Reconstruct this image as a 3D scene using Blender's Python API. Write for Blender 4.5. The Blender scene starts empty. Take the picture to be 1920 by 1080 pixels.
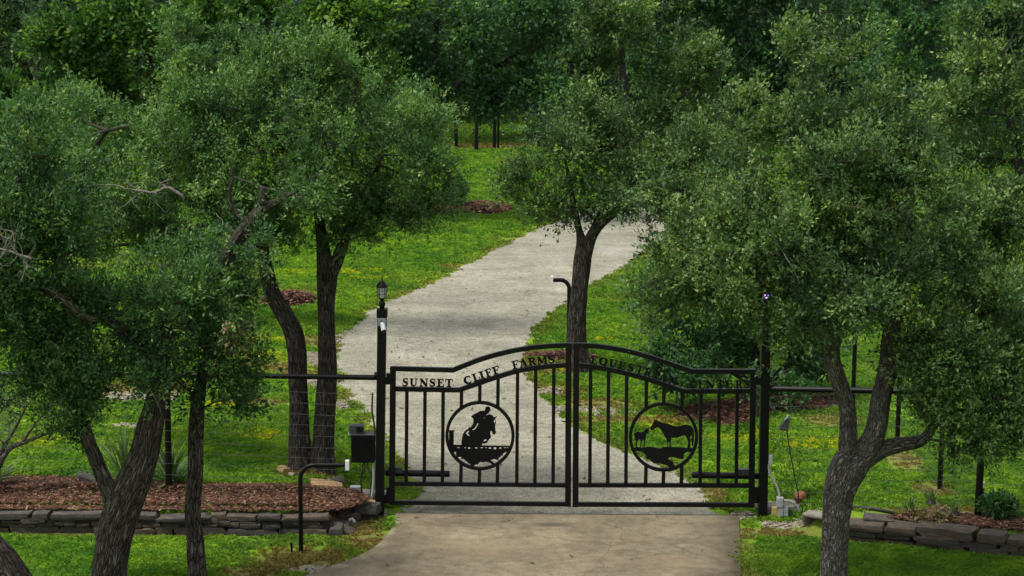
import bpy, bmesh, math, random
import numpy as np
from mathutils import Vector, Matrix
from mathutils.geometry import tessellate_polygon
from mathutils import noise as mnoise

R = math.radians
random.seed(7)
SC = bpy.context.scene
COL = SC.collection

# ------------------------------------------------------------------ camera
CAM_H, PITCH, ROLL, LENS = 6.84, 8.65, 0.4, 70.0
F = 1920 * LENS / 36.0
cam_d = bpy.data.cameras.new('camera')
cam_d.lens, cam_d.sensor_width, cam_d.clip_start, cam_d.clip_end = LENS, 36.0, 0.5, 2000
cam = bpy.data.objects.new('camera', cam_d)
CM = Matrix.Translation((0, 0, CAM_H)) @ (Matrix.Rotation(R(90 - PITCH), 4, 'X') @ Matrix.Rotation(R(ROLL), 4, 'Z'))
cam.matrix_world = CM
COL.objects.link(cam)
SC.camera = cam

# ------------------------------------------------------------------ light
SUN_EL, SUN_AZ = 64.0, 246.0       # azimuth the light comes from, clockwise from +Y
w = bpy.data.worlds.new('World'); SC.world = w; w.use_nodes = True
nt = w.node_tree; nt.nodes.clear()
sky = nt.nodes.new('ShaderNodeTexSky'); sky.sky_type = 'NISHITA'; sky.sun_disc = False
sky.sun_elevation = R(SUN_EL); sky.sun_rotation = R(SUN_AZ); sky.air_density = 1.6; sky.dust_density = 4.0; sky.ozone_density = 1.0
hs = nt.nodes.new('ShaderNodeHueSaturation'); hs.inputs['Saturation'].default_value = 0.35
bg = nt.nodes.new('ShaderNodeBackground'); bg.inputs['Strength'].default_value = 0.095
wo = nt.nodes.new('ShaderNodeOutputWorld')
nt.links.new(sky.outputs[0], hs.inputs['Color']); nt.links.new(hs.outputs[0], bg.inputs[0]); nt.links.new(bg.outputs[0], wo.inputs[0])
sun_d = bpy.data.lights.new('sun', 'SUN'); sun_d.energy = 1.5; sun_d.angle = R(14); sun_d.color = (1, 0.95, 0.87)
sun = bpy.data.objects.new('sun', sun_d); COL.objects.link(sun)
sdir = Vector((math.sin(R(SUN_AZ)) * math.cos(R(SUN_EL)), math.cos(R(SUN_AZ)) * math.cos(R(SUN_EL)), math.sin(R(SUN_EL))))
sun.rotation_euler = sdir.to_track_quat('Z', 'Y').to_euler(); sun.location = sdir * 60
vs = SC.view_settings
vs.view_transform = 'Standard'; vs.look = 'None'; vs.gamma = 1; vs.exposure = 1.33; vs.use_curve_mapping = False
SC.cycles.max_bounces = 6; SC.cycles.diffuse_bounces = 3; SC.cycles.transmission_bounces = 4; SC.cycles.transparent_max_bounces = 4
SC.cycles.use_denoising = True; SC.cycles.denoiser = 'OPENIMAGEDENOISE'; SC.cycles.denoising_prefilter = 'NONE'; SC.cycles.denoising_input_passes = 'RGB_ALBEDO_NORMAL'

# ------------------------------------------------------------------ pixel -> world (1920x1080 photograph)
RM = CM.to_3x3()
def ray(px, py):
    return RM @ Vector(((px - 960) / F, -(py - 540) / F, -1))
def P(px, py, Y):
    d = ray(px, py); t = Y / d.y
    return Vector((d.x * t, Y, CAM_H + d.z * t))
def mpp(Y):                     # metres per photo pixel at distance Y
    return (Y * math.cos(R(PITCH)) + 4 * math.sin(R(PITCH))) / F
def G0(px, py, z=0.0):
    d = ray(px, py); t = (z - CAM_H) / d.z
    return Vector((d.x * t, d.y * t, z))

# drive edges (photo pixels, near -> far)
DL_PX = [(750, 966), (786, 925), (772, 885), (742, 850), (704, 805), (668, 765), (645, 730), (630, 690), (628, 662), (638, 640), (660, 612), (690, 585), (740, 560), (800, 535), (870, 500), (920, 472), (985, 440), (1040, 415), (1080, 400), (1125, 388), (1190, 374)]
DR_PX = [(1345, 966), (1328, 940), (1292, 900), (1235, 872), (1170, 847), (1108, 820), (1058, 790), (1020, 745), (1000, 715), (984, 690), (982, 665), (990, 645), (1008, 612), (1040, 582), (1080, 556), (1130, 522), (1190, 492), (1215, 468), (1270, 440), (1340, 412), (1440, 386)]
DL = [G0(*p) for p in DL_PX]; DR = [G0(*p) for p in DR_PX]
def ss(a, b, x):
    t = np.clip((x - a) / (b - a), 0, 1); return t * t * (3 - 2 * t)
_dly = np.array([p.y for p in DL]); _dlx = np.array([p.x for p in DL])
_dry = np.array([p.y for p in DR]); _drx = np.array([p.x for p in DR])
def xL(y): return np.interp(y, _dly, _dlx)
def xR(y): return np.interp(y, _dry, _drx)
# retaining wall front lines, x as function -> y
WL_Y = 24.35
def wr_y(x): return 24.45 - 0.36 * (x - 3.8)
def H(x, y):
    x = np.asarray(x, float); y = np.asarray(y, float)
    left = 0.30 * ss(0.25, 1.2, xL(y) - x) * (1 - ss(29, 42, y)) * ss(WL_Y + .02, WL_Y + .22, y) * ss(2.0, 2.7, -x)
    wy = wr_y(np.minimum(x, 8))
    right = 0.25 * ss(3.62, 4.1, x) * ss(0.2, 1.2, x - xR(y)) * (1 - ss(29, 42, y)) * ss(0.02, 0.22, y - wy)
    bumps = (0.03 * np.sin(x * .9 + 1.3) * np.sin(y * .7) + .03 * np.sin(x * .37 + y * .29)) * ss(.3, 2.5, np.maximum(xL(y) - x, x - xR(y))) * ss(27, 33, y)
    hill = np.maximum(y - 98, 0) ** 1.15 * 0.10
    return left + right + bumps + np.minimum(hill, 22)
def Hs(x, y): return float(H(x, y))
def G(px, py):
    z = 0.0
    for _ in range(25):
        p = G0(px, py, z); z = 0.5 * z + 0.5 * Hs(p.x, p.y)
    p = G0(px, py, z); return Vector((p.x, p.y, Hs(p.x, p.y)))

# ------------------------------------------------------------------ object helpers
def tag(o, label=None, cat=None, group=None, kind=None):
    if label: o['label'] = label
    if cat: o['category'] = cat
    if group: o['group'] = group
    if kind: o['kind'] = kind
    return o
def thing(name, loc, label, cat, group=None):
    o = bpy.data.objects.new(name, None); COL.objects.link(o); o.location = loc
    o.empty_display_size = .1
    return tag(o, label, cat, group)
def link(name, me, mat, parent=None, label=None, kind=None):
    o = bpy.data.objects.new(name, me)
    if mat is not None and not me.materials: me.materials.append(mat)
    COL.objects.link(o)
    if parent is not None:
        o.parent = parent
        o.matrix_parent_inverse = Matrix.Translation(parent_world(parent)).inverted()
    return tag(o, label=label, kind=kind)
def parent_world(o):
    nested = o.parent is not None or o.type != 'EMPTY'
    return Vector(o.location) if o.type == 'EMPTY' and not nested else Vector((0, 0, 0))
# All meshes below are made in world coordinates; a part keeps its place through matrix_parent_inverse.
class MB:
    def __init__(s): s.v = []; s.f = []
    def add(s, vs_, fs):
        n = len(s.v); s.v += [tuple(v) for v in vs_]; s.f += [tuple(i + n for i in f) for f in fs]; return s
    def box(s, c, d, rot=None):
        c = Vector(c); d = Vector(d) / 2
        M = rot if rot is not None else Matrix.Identity(3)
        pts = [c + M @ Vector((sx * d.x, sy * d.y, sz * d.z)) for sx in (-1, 1) for sy in (-1, 1) for sz in (-1, 1)]
        return s.add(pts, [(0, 1, 3, 2), (4, 6, 7, 5), (0, 4, 5, 1), (2, 3, 7, 6), (0, 2, 6, 4), (1, 5, 7, 3)])
    def tube(s, pts, rad, n=8, caps=True, jit=0):
        pts = [Vector(p) for p in pts]
        rr = rad if hasattr(rad, '__len__') else [rad] * len(pts)
        rings = []; ref = None
        for i, p in enumerate(pts):
            t = (pts[min(i + 1, len(pts) - 1)] - pts[max(i - 1, 0)]).normalized()
            if ref is None:
                ref = Vector((1, 0, 0)) if abs(t.x) < .8 else Vector((0, 1, 0))
            a = (ref - t * ref.dot(t)).normalized(); b = t.cross(a); ref = a
            rings.append([p + (a * math.cos(2 * math.pi * k / n) + b * math.sin(2 * math.pi * k / n)) * rr[i] for k in range(n)])
        vs_ = [v for r in rings for v in r]; fs = []
        for i in range(len(rings) - 1):
            for k in range(n):
                fs.append((i * n + k, i * n + (k + 1) % n, (i + 1) * n + (k + 1) % n, (i + 1) * n + k))
        if caps:
            fs.append(tuple(range(n - 1, -1, -1))); fs.append(tuple((len(rings) - 1) * n + k for k in range(n)))
        return s.add(vs_, fs)
    def lathe(s, c, prof, n=12):
        c = Vector(c); vs_ = []; fs = []
        for r, z in prof:
            vs_ += [c + Vector((r * math.cos(2 * math.pi * k / n), r * math.sin(2 * math.pi * k / n), z)) for k in range(n)]
        m = len(prof)
        for i in range(m - 1):
            for k in range(n):
                fs.append((i * n + k, i * n + (k + 1) % n, (i + 1) * n + (k + 1) % n, (i + 1) * n + k))
        fs.append(tuple(range(n - 1, -1, -1))); fs.append(tuple((m - 1) * n + k for k in range(n)))
        return s.add(vs_, fs)
    def prism(s, polys2d, tf, depth):
        """polys2d: outer + holes in a plane; tf(u,v)->front world point; extruded along +Y by depth"""
        polys = [[Vector((p[0], p[1], 0)) for p in pl] for pl in polys2d]
        flat = [p for pl in polys for p in pl]
        tris = tessellate_polygon(polys)
        fr = [tf(p.x, p.y) for p in flat]
        bk = [p + Vector((0, depth, 0)) for p in fr]
        n = len(flat); fs = [tuple(t) for t in tris] + [tuple(i + n for i in t[::-1]) for t in tris]
        o = 0
        for pl in polys:
            m = len(pl)
            for i in range(m):
                j = (i + 1) % m; fs.append((o + i, o + j, o + j + n, o + i + n))
            o += m
        return s.add(fr + bk, fs)
    def mesh(s, name, smooth=False, auto=None):
        me = bpy.data.meshes.new(name); me.from_pydata(s.v, [], s.f); me.validate()
        bm = bmesh.new(); bm.from_mesh(me); bmesh.ops.recalc_face_normals(bm, faces=bm.faces); bm.to_mesh(me); bm.free()
        if smooth:
            me.polygons.foreach_set('use_smooth', [True] * len(me.polygons))
            if auto: me.set_sharp_from_angle(angle=R(auto))
        return me
    def build(s, name, mat, parent=None, label=None, kind=None, smooth=False, auto=None):
        return link(name, s.mesh(name, smooth, auto), mat, parent, label, kind)

def np_mesh(name, V, Fq, attrs=None, smooth=False):
    """V (n,3); Fq (m,k) uniform polygons"""
    me = bpy.data.meshes.new(name); V = np.ascontiguousarray(V, np.float32); m, k = Fq.shape
    me.vertices.add(len(V)); me.vertices.foreach_set('co', V.ravel())
    me.loops.add(m * k); me.loops.foreach_set('vertex_index', np.ascontiguousarray(Fq, np.int32).ravel())
    me.polygons.add(m); me.polygons.foreach_set('loop_start', np.arange(0, m * k, k, dtype=np.int32))
    if smooth: me.polygons.foreach_set('use_smooth', np.ones(m, bool))
    me.update(calc_edges=True)
    for an, av in (attrs or {}).items():
        at = me.attributes.new(an, 'FLOAT', 'POINT'); at.data.foreach_set('value', np.ascontiguousarray(av, np.float32))
    return me
def catmull(pts, step):
    """pts: list of arrays (any dim), resampled"""
    A = np.array(pts, float); out = []
    n = len(A)
    for i in range(n - 1):
        p0 = A[max(i - 1, 0)]; p1 = A[i]; p2 = A[i + 1]; p3 = A[min(i + 2, n - 1)]
        k = max(1, int(np.linalg.norm((p2 - p1)[:3]) / step))
        for t in np.arange(k) / k:
            out.append(.5 * ((2 * p1) + (-p0 + p2) * t + (2 * p0 - 5 * p1 + 4 * p2 - p3) * t ** 2 + (-p0 + 3 * p1 - 3 * p2 + p3) * t ** 3))
    out.append(A[-1]); return np.array(out)

# ------------------------------------------------------------------ materials
def newmat(name):
    m = bpy.data.materials.new(name); m.use_nodes = True
    t = m.node_tree; t.nodes.clear()
    return m, t
def N(t, typ, **kw):
    n = t.nodes.new(typ)
    for k, v in kw.items():
        if k.startswith('i_'): n.inputs[k[2:].replace('_', ' ')].default_value = v
        else: setattr(n, k, v)
    return n
def ramp(t, stops, interp='LINEAR'):
    r = t.nodes.new('ShaderNodeValToRGB'); e = r.color_ramp.elements; r.color_ramp.interpolation = interp
    while len(e) > len(stops): e.remove(e[-1])
    while len(e) < len(stops): e.new(.5)
    for q, (p, c) in zip(e, stops): q.position = p; q.color = (c[0], c[1], c[2], 1)
    return r
def mixc(t, fac, a, b, mode='MIX'):
    n = t.nodes.new('ShaderNodeMix'); n.data_type = 'RGBA'; n.blend_type = mode
    for s_, v in ((0, fac), (6, a), (7, b)):
        if hasattr(v, 'links'): t.links.new(v, n.inputs[s_])
        elif v is not None: n.inputs[s_].default_value = v if not isinstance(v, tuple) else (*v[:3], 1)
    return n.outputs[2]
def simple(name, col, rough=.6, spec=.4, metal=0, var=.25, scale=6, bump=0.0, bscale=60, dirt=None, coat=0):
    m, t = newmat(name)
    tc = N(t, 'ShaderNodeTexCoord')
    n1 = N(t, 'ShaderNodeTexNoise', i_Scale=scale, i_Detail=6.0, i_Roughness=.6)
    t.links.new(tc.outputs['Object'], n1.inputs['Vector'])
    c0 = tuple(c * (1 - var) for c in col); c1 = tuple(min(1, c * (1 + var)) for c in col)
    rp = ramp(t, [(.3, c0), (.7, c1)]); t.links.new(n1.outputs[0], rp.inputs[0])
    colo = rp.outputs[0]
    if dirt:
        n3 = N(t, 'ShaderNodeTexNoise', i_Scale=scale * 2.3, i_Detail=8.0, i_Roughness=.7)
        t.links.new(tc.outputs['Object'], n3.inputs['Vector'])
        r3 = ramp(t, [(.5, (0, 0, 0)), (.7, (1, 1, 1))]); t.links.new(n3.outputs[0], r3.inputs[0])
        colo = mixc(t, r3.outputs[0], colo, dirt)
    b = N(t, 'ShaderNodeBsdfPrincipled'); t.links.new(colo, b.inputs['Base Color'])
    b.inputs['Roughness'].default_value = rough; b.inputs['Metallic'].default_value = metal
    b.inputs['Specular IOR Level'].default_value = spec
    if bump:
        n2 = N(t, 'ShaderNodeTexNoise', i_Scale=bscale, i_Detail=5.0)
        t.links.new(tc.outputs['Object'], n2.inputs['Vector'])
        bp = N(t, 'ShaderNodeBump', i_Strength=bump, i_Distance=.02); t.links.new(n2.outputs[0], bp.inputs['Height'])
        t.links.new(bp.outputs[0], b.inputs['Normal'])
    o = N(t, 'ShaderNodeOutputMaterial'); t.links.new(b.outputs[0], o.inputs[0])
    return m

def leaf_mat(name, dark, light, tip, trans=.28, rough=.55, spec=.18, nscale=1.2):
    m, t = newmat(name)
    at = N(t, 'ShaderNodeAttribute'); at.attribute_name = 'tint'
    rp = ramp(t, [(0.0, dark), (.55, light), (.9, light), (1.0, tip)]); t.links.new(at.outputs['Fac'], rp.inputs[0])  # dark-to-tip spread: leaf variation, with leaf highlights painted into the colour
    geo = N(t, 'ShaderNodeNewGeometry')
    nz = N(t, 'ShaderNodeTexNoise', i_Scale=nscale, i_Detail=3.0); t.links.new(geo.outputs['Position'], nz.inputs['Vector'])
    r2 = ramp(t, [(.35, (.72, .8, .78)), (.65, (1.2, 1.15, .9))]); t.links.new(nz.outputs[0], r2.inputs[0])
    col = mixc(t, 1.0, rp.outputs[0], r2.outputs[0], 'MULTIPLY')
    # undersides paler
    col2 = mixc(t, geo.outputs['Backfacing'], col, mixc(t, .14, col, (.16, .20, .12)))
    b = N(t, 'ShaderNodeBsdfPrincipled', i_Roughness=rough); b.inputs['Specular IOR Level'].default_value = spec
    t.links.new(col2, b.inputs['Base Color'])
    tr = N(t, 'ShaderNodeBsdfTranslucent'); 
    t.links.new(mixc(t, 1.0, col, (1.3, 1.5, .5), 'MULTIPLY'), tr.inputs['Color'])
    mx = N(t, 'ShaderNodeMixShader', i_Fac=trans); t.links.new(b.outputs[0], mx.inputs[1]); t.links.new(tr.outputs[0], mx.inputs[2])
    o = N(t, 'ShaderNodeOutputMaterial'); t.links.new(mx.outputs[0], o.inputs[0])
    return m

def bark_mat(name, dark, mid, light, us=26, vs_=7):
    m, t = newmat(name)
    uv = N(t, 'ShaderNodeUVMap'); uv.uv_map = 'uvm'
    mp = N(t, 'ShaderNodeMapping'); mp.inputs['Scale'].default_value = (us, vs_, 1); t.links.new(uv.outputs[0], mp.inputs[0])
    nz = N(t, 'ShaderNodeTexNoise', i_Scale=.6, i_Detail=4.0); t.links.new(mp.outputs[0], nz.inputs['Vector'])
    ad = mixc(t, .22, mp.outputs[0], nz.outputs['Color'], 'LINEAR_LIGHT')
    rn = N(t, 'ShaderNodeTexNoise', i_Scale=.75, i_Detail=3.0, i_Roughness=.55, i_Distortion=.4); t.links.new(mp.outputs[0], rn.inputs['Vector'])
    sb = N(t, 'ShaderNodeMath', operation='SUBTRACT'); t.links.new(rn.outputs[0], sb.inputs[0]); sb.inputs[1].default_value = .5
    ab = N(t, 'ShaderNodeMath', operation='ABSOLUTE'); t.links.new(sb.outputs[0], ab.inputs[0])
    vo = N(t, 'ShaderNodeTexVoronoi', feature='DISTANCE_TO_EDGE', i_Scale=.9); t.links.new(ad, vo.inputs['Vector'])
    vm = N(t, 'ShaderNodeMath', operation='MULTIPLY'); t.links.new(vo.outputs['Distance'], vm.inputs[0]); vm.inputs[1].default_value = .55
    mn = N(t, 'ShaderNodeMath', operation='SMOOTH_MIN'); t.links.new(ab.outputs[0], mn.inputs[0]); t.links.new(vm.outputs[0], mn.inputs[1]); mn.inputs[2].default_value = .05
    rp = ramp(t, [(.0, dark), (.014, dark), (.042, mid), (.20, light)]); t.links.new(mn.outputs[0], rp.inputs[0])
    n2 = N(t, 'ShaderNodeTexNoise', i_Scale=5.0, i_Detail=7.0, i_Roughness=.65)
    g = N(t, 'ShaderNodeNewGeometry'); t.links.new(g.outputs['Position'], n2.inputs['Vector'])
    r2 = ramp(t, [(.3, (.6, .6, .62)), (.7, (1.35, 1.3, 1.25))]); t.links.new(n2.outputs[0], r2.inputs[0])
    col = mixc(t, 1.0, rp.outputs[0], r2.outputs[0], 'MULTIPLY')
    b = N(t, 'ShaderNodeBsdfPrincipled', i_Roughness=.9); b.inputs['Specular IOR Level'].default_value = .15
    t.links.new(col, b.inputs['Base Color'])
    hr = ramp(t, [(0, (0, 0, 0)), (.10, (1, 1, 1))]); t.links.new(mn.outputs[0], hr.inputs[0])
    bp = N(t, 'ShaderNodeBump', i_Strength=.9, i_Distance=.03); t.links.new(hr.outputs[0], bp.inputs['Height'])
    t.links.new(bp.outputs[0], b.inputs['Normal'])
    o = N(t, 'ShaderNodeOutputMaterial'); t.links.new(b.outputs[0], o.inputs[0])
    return m

M = {}
M['black'] = simple('black_paint', (.0018, .0019, .0024), rough=.4, spec=.2, var=.4, scale=8, bump=.08, bscale=120)
M['blackdull'] = simple('black_powder_coat', (.003, .003, .0035), rough=.7, spec=.15, var=.3, scale=4)
M['greyplastic'] = simple('grey_conduit_plastic', (.26, .28, .28), rough=.55, var=.15, scale=10, dirt=(.16, .15, .13))
M['darkgrey'] = simple('dark_grey_plastic', (.032, .035, .038), rough=.6, var=.2, scale=12)
M['white'] = simple('white_plastic', (.72, .73, .73), rough=.4, var=.06, scale=10, dirt=(.5, .49, .45))
M['yellowed'] = simple('yellowed_plastic', (.33, .26, .09), rough=.6, var=.2, scale=14, dirt=(.2, .15, .06))
M['terracotta'] = simple('fired_clay', (.24, .085, .035), rough=.75, var=.35, scale=25, bump=.2, dirt=(.08, .03, .02))
M['wire'] = simple('fence_wire', (.14, .14, .14), rough=.5, metal=.6, var=.3)
M['cable'] = simple('black_cable', (.012, .012, .013), rough=.6)
M['limestone'] = simple('limestone_block', (.19, .175, .14), rough=.9, var=.35, scale=7, bump=.5, bscale=40, dirt=(.13, .12, .09))
M['stone_dark'] = simple('weathered_stone', (.056, .050, .042), rough=.95, var=.6, scale=5, bump=.9, bscale=22, dirt=(.022, .021, .018))
M['stone_tan'] = simple('brown_sandstone', (.072, .056, .040), rough=.95, var=.5, scale=5, bump=.9, bscale=24, dirt=(.035, .03, .024))
M['stone_gold'] = simple('golden_rock', (.32, .21, .10), rough=.95, var=.35, scale=9, bump=.7, bscale=30)
M['bark_brown'] = bark_mat('ridged_brown_bark', (.016, .014, .012), (.085, .075, .063), (.135, .12, .102), 34, 5)
M['bark_grey'] = bark_mat('grey_oak_bark', (.04, .037, .033), (.150, .142, .130), (.235, .225, .205), 48, 11)
M['branch'] = simple('branch_bark', (.05, .045, .038), rough=.9, spec=.15, var=.5, scale=9, bump=.4)
M['dead'] = simple('dead_grey_wood', (.125, .118, .10), rough=.9, spec=.15, var=.35, scale=9, bump=.4)
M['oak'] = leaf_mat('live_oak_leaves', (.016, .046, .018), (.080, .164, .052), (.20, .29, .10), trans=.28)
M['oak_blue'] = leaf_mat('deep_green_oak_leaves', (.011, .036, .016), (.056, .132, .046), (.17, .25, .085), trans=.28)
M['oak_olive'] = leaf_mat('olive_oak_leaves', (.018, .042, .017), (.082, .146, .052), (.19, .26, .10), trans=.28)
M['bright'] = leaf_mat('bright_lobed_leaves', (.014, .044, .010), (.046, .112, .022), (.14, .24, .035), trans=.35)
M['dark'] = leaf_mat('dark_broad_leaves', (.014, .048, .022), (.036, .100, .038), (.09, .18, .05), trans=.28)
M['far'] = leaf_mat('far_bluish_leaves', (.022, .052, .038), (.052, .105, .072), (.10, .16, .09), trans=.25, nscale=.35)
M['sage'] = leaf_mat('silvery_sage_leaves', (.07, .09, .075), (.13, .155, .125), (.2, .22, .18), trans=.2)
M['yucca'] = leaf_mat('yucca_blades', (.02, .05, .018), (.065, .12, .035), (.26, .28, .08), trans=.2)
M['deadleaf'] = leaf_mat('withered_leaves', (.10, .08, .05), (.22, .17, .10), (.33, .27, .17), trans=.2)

# ------------------------------------------------------------------ zones on the ground (bare, dry, yellow, mulch): world ellipses from the photo
def ell(px, py, rx, ry):
    c = G(px, py); s_ = mpp(c.y)
    c2 = G(px, py + ry); c1 = G(px, py - ry)
    return (c.x, c.y, rx * s_, max(.15, abs(c1.y - c2.y) / 2))
DRY = [ell(650, 985, 75, 22), ell(560, 1050, 90, 26), ell(690, 1010, 45, 22), ell(470, 1075, 60, 14), ell(1396, 1005, 12, 40), ell(1450, 1000, 110, 9), ell(250, 1003, 260, 6), ell(1750, 1012, 200, 6),
       ell(1690, 860, 38, 26), ell(1745, 920, 50, 18), ell(1830, 960, 70, 10), ell(1200, 790, 130, 10), ell(1060, 735, 50, 12), ell(1040, 690, 60, 14), ell(590, 640, 60, 12), ell(560, 700, 90, 16), ell(250, 730, 120, 16), ell(470, 755, 70, 10),
       ell(780, 960, 40, 6), ell(760, 905, 16, 16), ell(1340, 925, 30, 20), ell(560, 885, 60, 10), ell(620, 900, 70, 8), ell(1760, 960, 160, 8), ell(1560, 790, 60, 12), ell(1120, 760, 70, 14),
       ell(920, 275, 100, 6), ell(500, 690, 60, 10), ell(880, 500, 60, 5), ell(970, 450, 50, 4)]
BARE = [ell(640, 632, 18, 12), ell(600, 672, 40, 16), ell(590, 720, 50, 12), ell(640, 760, 22, 14), ell(1120, 772, 80, 9), ell(1050, 770, 30, 9), ell(1030, 735, 26, 8), ell(600, 1072, 60, 10), ell(260, 745, 90, 14), ell(250, 800, 60, 6),
        ell(1400, 968, 30, 8), ell(1480, 985, 60, 8), ell(690, 962, 40, 12), ell(700, 640, 20, 8)]
YEL = [ell(480, 818, 70, 10), ell(1540, 832, 90, 12), ell(1380, 824, 90, 6), ell(660, 512, 70, 4), ell(560, 512, 60, 4), ell(690, 524, 50, 3), ell(1240, 800, 50, 12), ell(500, 640, 60, 6), ell(500, 668, 80, 6), ell(910, 500, 50, 4), ell(960, 474, 40, 3), ell(1130, 640, 40, 3), ell(1030, 690, 40, 6), ell(420, 762, 60, 6), ell(1910, 440, 30, 20), ell(60, 830, 60, 8), ell(1790, 670, 90, 10)]
MULCH = [ell(905, 393, 62, 13), ell(790, 392, 75, 14), ell(540, 565, 55, 12), ell(1430, 752, 160, 26), ell(1050, 668, 70, 7), ell(700, 396, 60, 8)]
def zone(Z, x, y):
    v = np.zeros_like(x)
    for cx, cy, rx, ry in Z:
        v = np.maximum(v, np.clip(1.35 - ((x - cx) / rx) ** 2 - ((y - cy) / ry) ** 2, 0, 1))
    return v
def in_poly(poly, x, y):
    ins = np.zeros(x.shape, bool); n = len(poly)
    for i in range(n):
        x1, y1 = poly[i][0], poly[i][1]; x2, y2 = poly[(i + 1) % n][0], poly[(i + 1) % n][1]
        if y1 == y2: continue
        c = ((y1 > y) != (y2 > y)) & (x < (x2 - x1) * (y - y1) / (y2 - y1) + x1)
        ins ^= c
    return ins
def vnoise(x, y, s_, seed=0):
    rs = np.random.RandomState(seed); g = rs.rand(64, 64)
    u = x / s_; v = y / s_; i = np.floor(u).astype(int); j = np.floor(v).astype(int); fu = u - i; fv = v - j
    fu = fu * fu * (3 - 2 * fu); fv = fv * fv * (3 - 2 * fv)
    a = g[i % 64, j % 64]; b = g[(i + 1) % 64, j % 64]; c = g[i % 64, (j + 1) % 64]; d = g[(i + 1) % 64, (j + 1) % 64]
    return (a * (1 - fu) + b * fu) * (1 - fv) + (c * (1 - fu) + d * fu) * fv
AP_L = [(742, 965), (739, 985), (727, 1005), (702, 1030), (660, 1052), (620, 1066), (568, 1085), (480, 1120), (380, 1170)]
AP_R = [(1384, 968), (1387, 1000), (1389, 1080), (1391, 1180)]
APRON = [G0(*p) for p in AP_L] + [Vector((-6.5, 14, 0)), Vector((6, 14, 0))] + [G0(*p) for p in AP_R[::-1]]
DRIVE = DL + DR[::-1]
LBED = [Vector((-9, WL_Y - .0, 0)), Vector((-2.35, WL_Y - .0, 0)), Vector((-2.05, WL_Y + .15, 0)), Vector((-1.78, 24.95, 0)), Vector((-2.3, 25.62, 0)), Vector((-4, 25.62, 0)), Vector((-5.2, 25.85, 0)), Vector((-9, 26.2, 0))]
RBED = [Vector((4.7, wr_y(4.7) + .2, 0)), Vector((8.5, wr_y(8.5) + .15, 0)), Vector((8.5, 23.7, 0)), Vector((6.3, 24.35, 0)), Vector((5.3, 24.7, 0))]

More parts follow.
